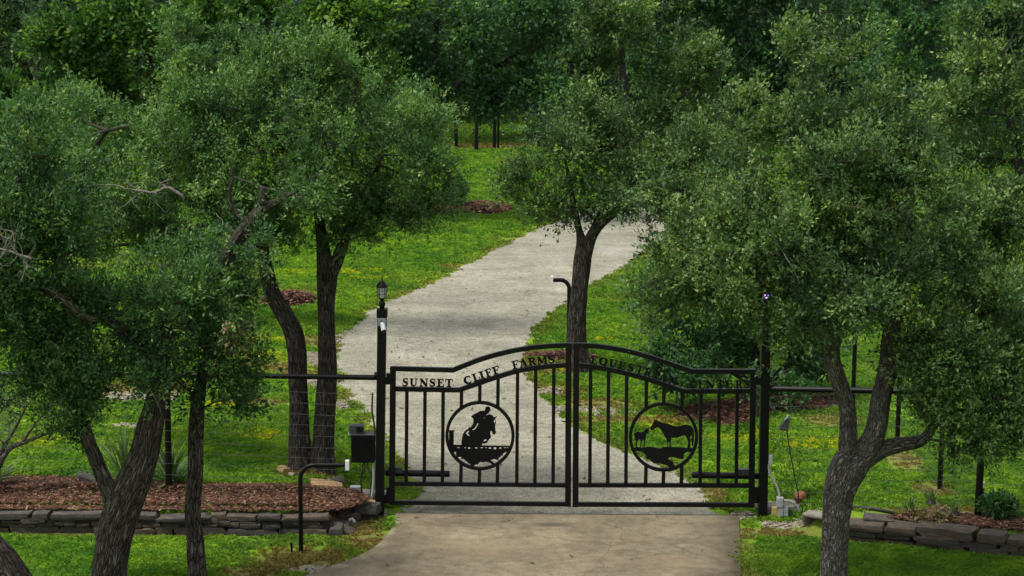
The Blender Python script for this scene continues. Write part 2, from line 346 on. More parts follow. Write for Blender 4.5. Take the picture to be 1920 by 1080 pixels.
# ------------------------------------------------------------------ ground
def build_ground():
    xs = np.unique(np.concatenate([np.arange(-11, 11.01, .22), np.arange(-40, 40.1, 1.5), np.array([-600, -400, -250, -150, -90, -60, 60, 90, 150, 250, 400, 600])]))
    ys = np.unique(np.concatenate([np.array([-200, -80, -30, 0, 8, 12, 15, 17]), np.arange(18, 46, .2), np.arange(46, 100, .8), np.arange(100, 180, 5), np.array([200, 240, 300, 400, 550, 800])]))
    X, Y = np.meshgrid(xs, ys); x = X.ravel(); y = Y.ravel(); z = H(x, y)
    nx = len(xs); ny = len(ys); idx = np.arange(nx * ny).reshape(ny, nx)
    Fq = np.stack([idx[:-1, :-1].ravel(), idx[:-1, 1:].ravel(), idx[1:, 1:].ravel(), idx[1:, :-1].ravel()], 1)
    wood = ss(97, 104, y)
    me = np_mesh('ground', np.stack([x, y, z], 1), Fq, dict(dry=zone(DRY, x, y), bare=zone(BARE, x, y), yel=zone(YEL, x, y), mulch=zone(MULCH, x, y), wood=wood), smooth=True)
    m, t = newmat('lawn_soil')
    g = N(t, 'ShaderNodeNewGeometry')
    def noise(s_, d=5.0, r=.6):
        n = N(t, 'ShaderNodeTexNoise', i_Scale=s_, i_Detail=d, i_Roughness=r); t.links.new(g.outputs['Position'], n.inputs['Vector']); return n.outputs[0]
    def att(nm):
        a = N(t, 'ShaderNodeAttribute'); a.attribute_name = nm; return a.outputs['Fac']
    def thresh(a, n_, lo, hi):
        md = N(t, 'ShaderNodeMath', operation='MULTIPLY_ADD'); t.links.new(n_, md.inputs[0]); md.inputs[1].default_value = 1.2; md.inputs[2].default_value = -.6
        ad = N(t, 'ShaderNodeMath', operation='ADD'); t.links.new(a, ad.inputs[0]); t.links.new(md.outputs[0], ad.inputs[1])
        mr = N(t, 'ShaderNodeMapRange'); mr.inputs[1].default_value = lo; mr.inputs[2].default_value = hi; t.links.new(ad.outputs[0], mr.inputs[0]); return mr.outputs[0]
    fine = noise(60, 6); mid = noise(4); big = noise(.6)
    rg = ramp(t, [(.3, (.085, .16, .012)), (.7, (.16, .29, .02))]); t.links.new(fine, rg.inputs[0])
    rb = ramp(t, [(.35, (.75, .9, .8)), (.65, (1.25, 1.1, .9))]); t.links.new(big, rb.inputs[0])
    grass = mixc(t, 1.0, rg.outputs[0], rb.outputs[0], 'MULTIPLY')
    rd = ramp(t, [(.3, (.075, .07, .022)), (.7, (.17, .15, .055))]); t.links.new(fine, rd.inputs[0])
    c = mixc(t, thresh(att('dry'), mid, .2, 1.1), grass, rd.outputs[0])
    ry = ramp(t, [(.4, (.07, .12, .01)), (.6, (.2, .22, .012))]); t.links.new(fine, ry.inputs[0])
    c = mixc(t, thresh(att('yel'), mid, .4, .8), c, ry.outputs[0])
    rs_ = ramp(t, [(.3, (.12, .10, .066)), (.7, (.25, .22, .165))]); t.links.new(fine, rs_.inputs[0])
    c = mixc(t, thresh(att('bare'), mid, .4, .8), c, rs_.outputs[0])
    rm = ramp(t, [(.3, (.022, .009, .007)), (.7, (.07, .03, .02))]); t.links.new(fine, rm.inputs[0])
    c = mixc(t, thresh(att('mulch'), noise(9), .3, .5), c, rm.outputs[0])
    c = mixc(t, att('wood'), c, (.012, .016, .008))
    b = N(t, 'ShaderNodeBsdfPrincipled', i_Roughness=.95); b.inputs['Specular IOR Level'].default_value = .1
    t.links.new(c, b.inputs['Base Color'])
    bp = N(t, 'ShaderNodeBump', i_Strength=.7, i_Distance=.05); t.links.new(noise(35, 8), bp.inputs['Height']); t.links.new(bp.outputs[0], b.inputs['Normal'])
    o = N(t, 'ShaderNodeOutputMaterial'); t.links.new(b.outputs[0], o.inputs[0])
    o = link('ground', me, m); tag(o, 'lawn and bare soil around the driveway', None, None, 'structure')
build_ground()

def road_mat(name, c0, c1, speck, stains, spec_scale=42, big=(.83, 1.12)):
    m, t = newmat(name)
    g = N(t, 'ShaderNodeNewGeometry')
    def noise(s_, d=5.0, r=.6, vec=None):
        n = N(t, 'ShaderNodeTexNoise', i_Scale=s_, i_Detail=d, i_Roughness=r); t.links.new(vec or g.outputs['Position'], n.inputs['Vector']); return n.outputs[0]
    r0 = ramp(t, [(.32, c0), (.68, c1)]); t.links.new(noise(1.3, 8, .65), r0.inputs[0])
    r1 = ramp(t, [(.36, (.34, .33, .31)), (.5, (1, 1, 1)), (.66, (1.5, 1.5, 1.48))]); t.links.new(noise(spec_scale, 3, .7), r1.inputs[0])
    c = mixc(t, speck, r0.outputs[0], r1.outputs[0], 'MULTIPLY')
    r2 = ramp(t, [(.35, (big[0],) * 3), (.65, (big[1],) * 3)]); t.links.new(noise(.45, 4), r2.inputs[0])
    c = mixc(t, 1.0, c, r2.outputs[0], 'MULTIPLY')
    r4 = ramp(t, [(.34, (.74, .74, .74)), (.66, (1.2, 1.2, 1.2))]); t.links.new(noise(7, 6, .7), r4.inputs[0])
    c = mixc(t, 1.0, c, r4.outputs[0], 'MULTIPLY')
    # dark debris specks
    vo = N(t, 'ShaderNodeTexVoronoi', i_Scale=3.2); t.links.new(g.outputs['Position'], vo.inputs['Vector'])
    rv = ramp(t, [(.0, (1, 1, 1)), (.09, (0, 0, 0))]); t.links.new(vo.outputs['Distance'], rv.inputs[0])
    mm = N(t, 'ShaderNodeMath', operation='MULTIPLY'); t.links.new(rv.outputs[0], mm.inputs[0]); mm.inputs[1].default_value = .35
    c = mixc(t, mm.outputs[0], c, tuple(v * .35 for v in c0))
    # cracks
    mpn = N(t, 'ShaderNodeTexNoise', i_Scale=1.5, i_Detail=3.0); t.links.new(g.outputs['Position'], mpn.inputs['Vector'])
    wv = mixc(t, .3, g.outputs['Position'], mpn.outputs['Color'], 'LINEAR_LIGHT')
    vc = N(t, 'ShaderNodeTexVoronoi', feature='DISTANCE_TO_EDGE', i_Scale=.28); t.links.new(wv, vc.inputs['Vector'])
    rc = ramp(t, [(0, (1, 1, 1)), (.006, (0, 0, 0))]); t.links.new(vc.outputs['Distance'], rc.inputs[0])
    mc = N(t, 'ShaderNodeMath', operation='MULTIPLY'); t.links.new(rc.outputs[0], mc.inputs[0]); mc.inputs[1].default_value = .45
    c = mixc(t, mc.outputs[0], c, tuple(v * .4 for v in c0))
    for (cx, cy, rx, ry, k, col) in stains:
        mp = N(t, 'ShaderNodeMapping'); mp.inputs['Location'].default_value = (-cx / rx, -cy / ry, 0); mp.inputs['Scale'].default_value = (1 / rx, 1 / ry, 0)
        t.links.new(g.outputs['Position'], mp.inputs[0])
        ln = N(t, 'ShaderNodeVectorMath', operation='LENGTH'); t.links.new(mp.outputs[0], ln.inputs[0])
        nn = noise(5, 6, .65)
        a = N(t, 'ShaderNodeMath', operation='MULTIPLY_ADD'); t.links.new(nn, a.inputs[0]); a.inputs[1].default_value = 1.6; t.links.new(ln.outputs['Value'], a.inputs[2])
        mr = N(t, 'ShaderNodeMapRange'); mr.inputs[1].default_value = 1.75; mr.inputs[2].default_value = 1.1; mr.inputs[3].default_value = 0; mr.inputs[4].default_value = k
        t.links.new(a.outputs[0], mr.inputs[0])
        c = mixc(t, mr.outputs[0], c, col)
    b = N(t, 'ShaderNodeBsdfPrincipled', i_Roughness=.9); b.inputs['Specular IOR Level'].default_value = .2
    t.links.new(c, b.inputs['Base Color'])
    bp = N(t, 'ShaderNodeBump', i_Strength=.5, i_Distance=.015); t.links.new(noise(spec_scale, 4), bp.inputs['Height']); t.links.new(bp.outputs[0], b.inputs['Normal'])
    o = N(t, 'ShaderNodeOutputMaterial'); t.links.new(b.outputs[0], o.inputs[0])
    return m
def stn(px, py, rx, ry, k, col):
    e = ell(px, py, rx, ry); return (*e, k, col)
def ladder(name, L, Rr, z, nsub, mat, jitter=0.0, refine=.12, thick=None):
    L = catmull([tuple(p) for p in L], refine); Rr = catmull([tuple(p) for p in Rr], refine)
    n = max(len(L), len(Rr))
    def res(A):
        d = np.concatenate([[0], np.cumsum(np.linalg.norm(np.diff(A, axis=0), axis=1))]); q = np.linspace(0, d[-1], n)
        return np.stack([np.interp(q, d, A[:, i]) for i in range(3)], 1)
    # match by Y so that rungs stay level
    yy = np.linspace(max(L[0, 1], Rr[0, 1]), min(L[-1, 1], Rr[-1, 1]), n)
    def byy(A):
        o = np.argsort(A[:, 1]); return np.interp(yy, A[o, 1], A[o, 0])
    lx, rx = byy(L), byy(Rr)
    rs = np.random.RandomState(3)
    if jitter:
        lx = lx + (vnoise(yy, yy * 0, .35, 5) - .5) * jitter + (rs.rand(n) - .5) * jitter * .4; rx = rx + (vnoise(yy, yy * 0 + 9, .35, 6) - .5) * jitter + (rs.rand(n) - .5) * jitter * .4
    T = np.linspace(0, 1, nsub + 1)
    X = lx[:, None] * (1 - T) + rx[:, None] * T; Yv = np.repeat(yy[:, None], nsub + 1, 1)
    V = np.stack([X.ravel(), Yv.ravel(), np.full(X.size, z)], 1)
    idx = np.arange(n * (nsub + 1)).reshape(n, nsub + 1)
    Fq = np.stack([idx[:-1, :-1].ravel(), idx[:-1, 1:].ravel(), idx[1:, 1:].ravel(), idx[1:, :-1].ravel()], 1)
    me = np_mesh(name, V, Fq)
    return link(name, me, mat)
drive_m = road_mat('chip_seal_drive', (.160, .154, .116), (.248, .239, .182), .85, [
    stn(860, 955, 90, 7, .6, (.05, .048, .043)), stn(790, 612, 40, 10, .3, (.15, .14, .12)), stn(770, 655, 60, 9, .35, (.15, .14, .12)), stn(1300, 955, 40, 6, .4, (.10, .09, .08)), stn(960, 660, 40, 8, .4, (.13, .13, .12)), stn(1150, 470, 40, 12, .25, (.36, .35, .32))])
o = ladder('driveway', DL, DR, .006, 8, drive_m, jitter=.16)
tag(o, 'grey chip seal driveway winding back from the gate', None, None, 'structure')
apron_m = road_mat('tan_concrete', (.132, .108, .068), (.198, .166, .110), .6, [stn(1040, 988, 45, 4, .75, (.05, .045, .035)), stn(900, 1040, 160, 20, .3, (.15, .11, .07)), stn(1250, 1060, 130, 18, .35, (.15, .105, .065)), stn(1370, 1040, 14, 60, .4, (.10, .075, .045)), stn(850, 985, 120, 10, .4, (.085, .062, .036)), stn(1100, 1025, 60, 14, .3, (.10, .08, .05))] + [stn(a, b, c, d, .55, (.27, .235, .17)) for a, b, c, d in ((740, 980, 10, 12), (730, 1002, 16, 10), (708, 1026, 22, 8), (672, 1048, 30, 7), (628, 1065, 34, 6))], 70, (.72, 1.2))
mb = MB()
apl = [G0(*p) for p in AP_L]; apr = [G0(*p) for p in AP_R]
o = ladder('concrete_apron', ([*apl, Vector((-7, 13.5, 0))])[::-1], ([*apr, Vector((4.6, 13.5, 0))])[::-1], .03, 6, apron_m)
tag(o, 'tan concrete apron in front of the gate', None, None, 'structure')
# give the slab an edge
me = o.data; bm = bmesh.new(); bm.from_mesh(me)
be = [e for e in bm.edges if e.is_boundary]
ex = bmesh.ops.extrude_edge_only(bm, edges=be)
bmesh.ops.translate(bm, vec=(0, 0, -.06), verts=[g for g in ex['geom'] if isinstance(g, bmesh.types.BMVert)])
bmesh.ops.recalc_face_normals(bm, faces=bm.faces); bm.to_mesh(me); bm.free()

# ------------------------------------------------------------------ mulch
mulch_m, t = newmat('red_mulch')
at = N(t, 'ShaderNodeAttribute'); at.attribute_name = 'tint'
rp = ramp(t, [(0, (.018, .010, .008)), (.5, (.064, .029, .019)), (.85, (.14, .064, .036)), (1, (.24, .16, .10))]); t.links.new(at.outputs['Fac'], rp.inputs[0])
b = N(t, 'ShaderNodeBsdfPrincipled', i_Roughness=.9); b.inputs['Specular IOR Level'].default_value = .15
t.links.new(rp.outputs[0], b.inputs['Base Color']); o = N(t, 'ShaderNodeOutputMaterial'); t.links.new(b.outputs[0], o.inputs[0])
def chips(name, pts, size, label, rs, tintpow=1.0, mat=None, flat=.5, hoff=.012):
    n = len(pts)
    a = rs.rand(n) * 6.283; L = size * (.5 + rs.rand(n)); W = L * (.18 + .2 * rs.rand(n)); tl = (rs.rand(n) - .5) * 1.2 * flat; roll = (rs.rand(n) - .5) * 1.2 * flat
    d = np.stack([np.cos(a) * np.cos(tl), np.sin(a) * np.cos(tl), np.sin(tl)], 1)
    s_ = np.stack([-np.sin(a) * np.cos(roll), np.cos(a) * np.cos(roll), np.sin(roll)], 1)
    c = pts + np.array([0, 0, hoff]) + np.stack([np.zeros(n), np.zeros(n), rs.rand(n) * size * .25], 1)
    V = np.stack([c - d * L[:, None] - s_ * W[:, None], c + d * L[:, None] - s_ * W[:, None], c + d * L[:, None] + s_ * W[:, None], c - d * L[:, None] + s_ * W[:, None]], 1).reshape(-1, 3)
    tint = np.repeat(rs.rand(n) ** tintpow, 4)
    me = np_mesh(name, V, np.arange(4 * n).reshape(n, 4), dict(tint=tint))
    o = link(name, me, mat or mulch_m); return tag(o, label, None, None, 'stuff')
def scatter_poly(poly, n, rs):
    P_ = np.array([[p[0], p[1]] for p in poly]); lo = P_.min(0); hi = P_.max(0)
    q = lo + rs.rand(n * 3, 2) * (hi - lo); q = q[in_poly(poly, q[:, 0], q[:, 1])][:n]
    return np.stack([q[:, 0], q[:, 1], H(q[:, 0], q[:, 1])], 1)
rs = np.random.RandomState(11)
lp = scatter_poly(LBED, 36000, rs)
lp = lp[(lp[:, 0] > -8)]
# a loose ridge along the back of the bed
lp[:, 2] = np.maximum(lp[:, 2], .27); lp[:, 2] += .08 * np.exp(-((lp[:, 1] - 25.2) / .16) ** 2) * vnoise(lp[:, 0], lp[:, 1], .5, 3) * 1.4
chips('mulch', lp, .027, 'red shredded mulch in the bed behind the left stone wall', rs)
chips('mulch', scatter_poly(RBED, 7000, rs), .03, 'red brown mulch behind the right stone wall', rs)
for i, (lab, n, e) in enumerate([('red mulch mound on the lawn left of the far driveway', 5000, MULCH[0]), ('red mulch ring under the tree on the far lawn', 5000, MULCH[1]), ('red mulch patch behind the twin trunks', 3500, MULCH[2]), ('dark mulch under the low broad leaved tree', 14000, MULCH[3]), ('mulch around the tree behind the gate centre', 2500, MULCH[4])]):
    r = np.sqrt(rs.rand(n)) * (1 + .18 * np.sin(rs.rand(n) * 40)); a = rs.rand(n) * 6.283
    x = e[0] + e[2] * r * np.cos(a) * 1.02; y = e[1] + e[3] * r * np.sin(a) * 1.02
    k = ~in_poly(DRIVE, x, y); x, y, r = x[k], y[k], r[k]
    hump = (.20 if i < 3 else .05) * np.clip(1 - r ** 2, 0, 1)
    chips('mulch', np.stack([x, y, H(x, y) + hump], 1), .05 if i < 3 else .045, lab, rs, 1.0 if i < 3 else 1.3)

# ------------------------------------------------------------------ grass (one stuff object of instanced tufts, plus three tuft sources that stand in the lawn)
grass_m, t = newmat('grass_blades')
def iatt(nm):
    a = N(t, 'ShaderNodeAttribute'); a.attribute_name = nm; a.attribute_type = 'INSTANCER'; return a.outputs['Fac']
at = N(t, 'ShaderNodeAttribute'); at.attribute_name = 'tint'
r0 = ramp(t, [(0, (.16, .29, .034)), (.6, (.20, .36, .038)), (1, (.24, .40, .055))]); t.links.new(at.outputs['Fac'], r0.inputs[0])
g = N(t, 'ShaderNodeNewGeometry')
nz = N(t, 'ShaderNodeTexNoise', i_Scale=.7, i_Detail=4.0); t.links.new(g.outputs['Position'], nz.inputs['Vector'])
r1 = ramp(t, [(.34, (.58, .74, .8)), (.66, (1.22, 1.12, .95))]); t.links.new(nz.outputs[0], r1.inputs[0])
c = mixc(t, 1.0, r0.outputs[0], r1.outputs[0], 'MULTIPLY')
nz2 = N(t, 'ShaderNodeTexNoise', i_Scale=2.6, i_Detail=3.0); t.links.new(g.outputs['Position'], nz2.inputs['Vector'])
r1b = ramp(t, [(.36, (.6, .74, .85)), (.62, (1.12, 1.08, 1.0))]); t.links.new(nz2.outputs[0], r1b.inputs[0])
c = mixc(t, 1.0, c, r1b.outputs[0], 'MULTIPLY')
r2 = ramp(t, [(0, (.13, .10, .03)), (.6, (.26, .20, .07)), (1, (.38, .30, .14))]); t.links.new(at.outputs['Fac'], r2.inputs[0])
c = mixc(t, iatt('dry'), c, r2.outputs[0])
r3 = ramp(t, [(0, (.16, .27, .01)), (.45, (.36, .42, .012)), (1, (.62, .58, .012))]); t.links.new(at.outputs['Fac'], r3.inputs[0])
c = mixc(t, iatt('yel'), c, r3.outputs[0])
b = N(t, 'ShaderNodeBsdfPrincipled', i_Roughness=.6); b.inputs['Specular IOR Level'].default_value = .25; t.links.new(c, b.inputs['Base Color'])
tr = N(t, 'ShaderNodeBsdfTranslucent'); t.links.new(mixc(t, 1.0, c, (1.2, 1.3, .6), 'MULTIPLY'), tr.inputs['Color'])
mx = N(t, 'ShaderNodeMixShader', i_Fac=.4); t.links.new(b.outputs[0], mx.inputs[1]); t.links.new(tr.outputs[0], mx.inputs[2])
o = N(t, 'ShaderNodeOutputMaterial'); t.links.new(mx.outputs[0], o.inputs[0])

def tuft_mesh(seed, n=34, rad=.095, h=.068):
    rs = np.random.RandomState(seed)
    a = rs.rand(n) * 6.283; r = np.sqrt(rs.rand(n)) * rad
    base = np.stack([r * np.cos(a), r * np.sin(a), np.full(n, -.005)], 1)
    hh = h * (.45 + .8 * rs.rand(n)); da = rs.rand(n) * 6.283; lean = .45 + .75 * rs.rand(n)
    d = np.stack([np.cos(da), np.sin(da), np.zeros(n)], 1); s_ = np.stack([-np.sin(da), np.cos(da), np.zeros(n)], 1)
    wd = (.0035 + .004 * rs.rand(n))[:, None]
    up = np.array([0, 0, 1.0])
    mid = base + up * (hh * .6)[:, None] + d * (hh * lean * .25)[:, None]; tip = base + up * (hh * (1.02 - .45 * lean))[:, None] + d * (hh * lean * .8)[:, None]
    V = np.stack([base - s_ * wd, base + s_ * wd, mid + s_ * wd * .8, tip, mid - s_ * wd * .8], 1).reshape(-1, 3)
    me = np_mesh('grass_tuft', V, np.arange(5 * n).reshape(n, 5), dict(tint=np.repeat(rs.rand(n), 5)))
    return me
tufts = []
for i, (px, py) in enumerate([(1500, 1040), (120, 1030), (450, 1020)]):
    o = link('grass_tuft', tuft_mesh(20 + i), grass_m); p = G(px, py); o.location = p
    tag(o, 'short green grass tuft in the front lawn', None, 'grass tufts', 'stuff'); tufts.append(o)
def grass_points():
    rs = np.random.RandomState(5); out = []
    for y0, y1, dens, sc in [(18.5, 25, 190, .8), (25, 30, 130, .95), (30, 38, 85, 1.1), (38, 50, 60, 1.25), (50, 66, 38, 1.5), (66, 100, 20, 1.9)]:
        hw = y1 * .257 + 2.8; n = int(dens * (y1 - y0) * 2 * hw)
        x = (rs.rand(n) * 2 - 1) * hw; y = y0 + rs.rand(n) * (y1 - y0)
        keep = np.abs(x) < y * .257 + 2.8
        jx = x + (vnoise(x, y, .3, 8) - .5) * .12
        keep &= ~in_poly(APRON, jx, y); keep &= ~in_poly(DRIVE, jx, y); 
        keep &= ~in_poly(LBED, x, y); keep &= ~in_poly(RBED, x, y)
        keep &= ~((y > 24.9) & (y < 25.6) & (x > -1.7) & (x < 2.9))
        keep &= ~((np.abs(y - (WL_Y + .02)) < .26) & (x < -2.0)); keep &= ~((np.abs(y - wr_y(x) - .12) < .3) & (x > 3.7))
        keep &= zone(MULCH, x, y) < .35
        ns = vnoise(x, y, .45, 9)
        edge = np.clip(1 - np.minimum(np.abs(x - xL(y)), np.abs(x - xR(y))) / .45, 0, 1) * (y < 70) * vnoise(x, y, .8, 44) * .9
        dry = np.clip(edge + np.clip((vnoise(x, y, 2.3, 41) - .66) * 1.4, 0, .3) * (.5 + vnoise(x, y, .4, 42)) + zone(DRY, x, y) * 1.1 + (ns - .5) * .9 * (zone(DRY, x, y) > .02), 0, 1)
        bare = zone(BARE, x, y) + (ns - .5) * .8 * (zone(BARE, x, y) > .02)
        keep &= rs.rand(n) > bare * 1.0
        keep &= rs.rand(n) > .35 * dry
        yel = np.clip(zone(YEL, x, y) * 1.2 + (ns - .5) * 1.2 * (zone(YEL, x, y) > .02), 0, 1) * (rs.rand(n) > .5)
        lush = vnoise(x, y, .55, 21) * .7 + vnoise(x, y, 1.7, 22) * .6
        s_ = sc * (.6 + .75 * lush) * (.8 + .4 * rs.rand(n)) * (1 - .35 * dry)
        x, y, dry, yel, s_ = [q[keep] for q in (x, y, dry, yel, s_)]
        out.append((x, y, dry, yel, s_, rs.rand(len(x)) * 6.283))
    return [np.concatenate([o[i] for o in out]) for i in range(6)]
gx, gy, gd, gyl, gs, gr = grass_points()
me = bpy.data.meshes.new('grass'); me.vertices.add(len(gx)); me.vertices.foreach_set('co', np.stack([gx, gy, H(gx, gy)], 1).astype(np.float32).ravel())
for nm, v in (('dry', gd), ('yel', gyl), ('scl', gs), ('rotz', gr)):
    a = me.attributes.new(nm, 'FLOAT', 'POINT'); a.data.foreach_set('value', v.astype(np.float32))
me.materials.append(grass_m)
grass = link('grass', me, grass_m); tag(grass, 'short green lawn grass with dry and yellow flowering patches', None, None, 'stuff')
ng = bpy.data.node_groups.new('scatter_tufts', 'GeometryNodeTree')
ng.interface.new_socket('Geometry', in_out='INPUT', socket_type='NodeSocketGeometry'); ng.interface.new_socket('Geometry', in_out='OUTPUT', socket_type='NodeSocketGeometry')
gi = ng.nodes.new('NodeGroupInput'); go = ng.nodes.new('NodeGroupOutput')
g2i = ng.nodes.new('GeometryNodeGeometryToInstance')
for o in tufts[::-1]:
    oi = ng.nodes.new('GeometryNodeObjectInfo'); oi.inputs['Object'].default_value = o; ng.links.new(oi.outputs['Geometry'], g2i.inputs[0])
iop = ng.nodes.new('GeometryNodeInstanceOnPoints'); iop.inputs['Pick Instance'].default_value = True
na = ng.nodes.new('GeometryNodeInputNamedAttribute'); na.data_type = 'FLOAT'; na.inputs[0].default_value = 'scl'
nb = ng.nodes.new('GeometryNodeInputNamedAttribute'); nb.data_type = 'FLOAT'; nb.inputs[0].default_value = 'rotz'
cx = ng.nodes.new('ShaderNodeCombineXYZ'); ng.links.new(nb.outputs['Attribute'], cx.inputs[2])
er = ng.nodes.new('FunctionNodeEulerToRotation'); ng.links.new(cx.outputs[0], er.inputs[0])
ng.links.new(gi.outputs[0], iop.inputs['Points']); ng.links.new(g2i.outputs[0], iop.inputs['Instance']); ng.links.new(na.outputs['Attribute'], iop.inputs['Scale']); ng.links.new(er.outputs[0], iop.inputs['Rotation'])
ng.links.new(iop.outputs[0], go.inputs[0])
md = grass.modifiers.new('scatter', 'NODES'); md.node_group = ng

# ------------------------------------------------------------------ trees
def trunk_mesh(pts, rad, n=26, seed=0, ridge=.06):
    """pts (k,3), rad (k,) -> mesh with uvm in metres"""
    rs = np.random.RandomState(seed); V = []; U = []; k = len(pts); ref = np.array([1.0, 0, 0]); L = 0; ph = rs.rand(6) * 6.283
    kn = rs.rand(5, 2)
    for i in range(k):
        tng = pts[min(i + 1, k - 1)] - pts[max(i - 1, 0)]; tng /= np.linalg.norm(tng) + 1e-9
        a = ref - tng * ref.dot(tng); a /= np.linalg.norm(a); b_ = np.cross(tng, a); ref = a
        if i: L += np.linalg.norm(pts[i] - pts[i - 1])
        th = np.arange(n + 1) / n * 2 * math.pi
        rr = rad[i] * (1 + .05 * np.sin(3 * th + ph[0] + L * 1.1) + .035 * np.sin(5 * th + ph[1] - L * 1.7) + .05 * np.sin(2 * th + ph[2] + L * 2.3) + ridge * .5 * np.sin(9 * th + ph[3] + 1.5 * math.sin(L * 3)))
        for (u0, v0) in kn:
            dd = ((th / 6.283 - u0 + .5) % 1 - .5) * 6.283 * rad[i]; rr = rr + rad[i] * .10 * np.exp(-(dd ** 2 + (L - v0 * 4) ** 2) / (2 * .07 ** 2))
        V.append(pts[i] + np.outer(np.cos(th) * rr, a) + np.outer(np.sin(th) * rr, b_))
        U.append(np.stack([th * max(rad[0] * .8, .02), np.full(n + 1, L)], 1))
    V = np.concatenate(V); U = np.concatenate(U)
    idx = np.arange(k * (n + 1)).reshape(k, n + 1)
    Fq = np.stack([idx[:-1, :-1].ravel(), idx[:-1, 1:].ravel(), idx[1:, 1:].ravel(), idx[1:, :-1].ravel()], 1)
    return V, Fq, U
def join_trunks(name, parts):
    Vs, Fs, Us, o = [], [], [], 0
    for V, Fq, U in parts: Vs.append(V); Fs.append(Fq + o); Us.append(U); o += len(V)
    V = np.concatenate(Vs); Fq = np.concatenate(Fs); U = np.concatenate(Us)
    me = np_mesh(name, V, Fq, smooth=True)
    uv = me.uv_layers.new(name='uvm'); uv.data.foreach_set('uv', U[Fq.ravel()].astype(np.float32).ravel())
    return me
def edge_tubes(name, A, B, ra, rb, n=5):
    d = B - A; L = np.linalg.norm(d, axis=1, keepdims=True) + 1e-9; d = d / L; B = B + d * np.minimum(.01, L * .2)
    ref = np.where(np.abs(d[:, 2:3]) < .9, np.array([[0, 0, 1.0]]), np.array([[1.0, 0, 0]]))
    a = np.cross(d, ref); a /= np.linalg.norm(a, axis=1, keepdims=True) + 1e-9; b_ = np.cross(d, a)
    th = np.arange(n) / n * 2 * math.pi; cs = np.cos(th)[None, :, None]; sn = np.sin(th)[None, :, None]
    off = a[:, None, :] * cs + b_[:, None, :] * sn
    V = np.concatenate([A[:, None, :] + off * ra[:, None, None], B[:, None, :] + off * rb[:, None, None]], 1).reshape(-1, 3)
    e = np.arange(len(A))[:, None] * 2 * n; k = np.arange(n)[None, :]
    Fq = np.stack([e + k, e + (k + 1) % n, e + n + (k + 1) % n, e + n + k], 2).reshape(-1, 4)
    return np_mesh(name, V, Fq, smooth=True)
def grow(nodes, plen, clumps, rs, step=.28, bf=.35, droop=0):
    pos = [np.array(p, float) for p in nodes]; par = [-1] * len(pos); pl = list(plen)
    C = np.array(clumps); n = len(C); best = np.full(n, 1e9); bi = np.zeros(n, int); left = np.ones(n, bool)
    def upd(ids):
        Q = np.array([pos[i] for i in ids]); D = np.linalg.norm(C[:, None, :] - Q[None], axis=2) + bf * np.array([pl[i] for i in ids])[None]
        # discourage branches that run downwards
        dz = np.maximum(Q[None, :, 2] - C[:, None, 2], 0) * .3; D = D + dz
        j = D.argmin(1); v = D[np.arange(n), j]; m_ = v < best; best[m_] = v[m_]; bi[m_] = np.array(ids)[j[m_]]
    ids0 = list(range(len(pos))); upd(ids0); ends = np.zeros(n, int)
    for _ in range(n):
        i = np.where(left, best, 1e9).argmin(); left[i] = False; p = bi[i]; a = pos[p]; b_ = C[i]; L = np.linalg.norm(b_ - a); k = max(1, int(L / step)); new = []
        side = rs.normal(0, 1, 3) * L * .10
        for q in range(1, k + 1):
            t_ = q / k; x = a * (1 - t_) + b_ * t_ + (side * math.sin(math.pi * t_) + (rs.normal(0, .025, 3) if q < k else 0)) + np.array([0, 0, .10 * L * math.sin(math.pi * t_)])
            pos.append(x); par.append(p); pl.append(pl[p] + L / k); p = len(pos) - 1; new.append(p)
        ends[i] = p; upd(new)
    cnt = np.zeros(len(pos)); cnt[ends] += 1
    for i in range(len(pos) - 1, -1, -1):
        if par[i] >= 0: cnt[par[i]] += cnt[i]
    return np.array(pos), np.array(par), cnt
def leaf_arrays(C, Out, rs, twigs, per, twl, ll, lw, up=.5, spread=.8, hang=0.0, fold=.3):
    """C clump centres, Out outward unit vectors"""
    n = len(C)
    td = Out[:, None, :] * .55 + np.array([0, 0, up]) + rs.normal(0, spread, (n, twigs, 3)); td /= np.linalg.norm(td, axis=2, keepdims=True)
    tl = twl * (.55 + .8 * rs.rand(n, twigs))
    t0 = C[:, None, :] + rs.normal(0, twl * .28, (n, twigs, 3))
    t_ = rs.rand(n, twigs, per) ** .8
    p = t0[:, :, None, :] + td[:, :, None, :] * (tl[:, :, None] * t_)[..., None]
    p[..., 2] -= hang * (t_ ** 2) * tl[:, :, None]
    p = p + rs.normal(0, ll * .45, p.shape)
    d = td[:, :, None, :] * .85 + rs.normal(0, .5, p.shape); d[..., 2] += .1 - hang * .8; d /= np.linalg.norm(d, axis=3, keepdims=True)
    nn = rs.normal(0, .6, p.shape); nn[..., 2] += .75; s_ = np.cross(d, nn); s_ /= np.linalg.norm(s_, axis=3, keepdims=True) + 1e-9
    up_ = np.cross(s_, d)
    sz = (.65 + .6 * rs.rand(*p.shape[:3]))[..., None]; L = ll * sz; W = lw * sz * (.8 + .4 * rs.rand(*p.shape[:3]))[..., None]
    v0 = p; v1 = p + d * L * .45 + s_ * W * .5 + up_ * W * fold * .5; v2 = p + d * L; v3 = p + d * L * .45 - s_ * W * .5 + up_ * W * fold * .5
    V = np.stack([v0, v1, v2, v3], 3).reshape(-1, 3)
    ctint = (.5 + .26 * rs.normal(0, 1, (n, 1, 1))); ttint = .12 * rs.normal(0, 1, (n, twigs, 1)); lt = .2 * rs.normal(0, 1, (n, twigs, per)) + .34 * t_ ** 2  # tint rises along each twig: paler new growth and painted tip highlights
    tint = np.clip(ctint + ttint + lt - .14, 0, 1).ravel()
    return V, np.repeat(tint, 4)
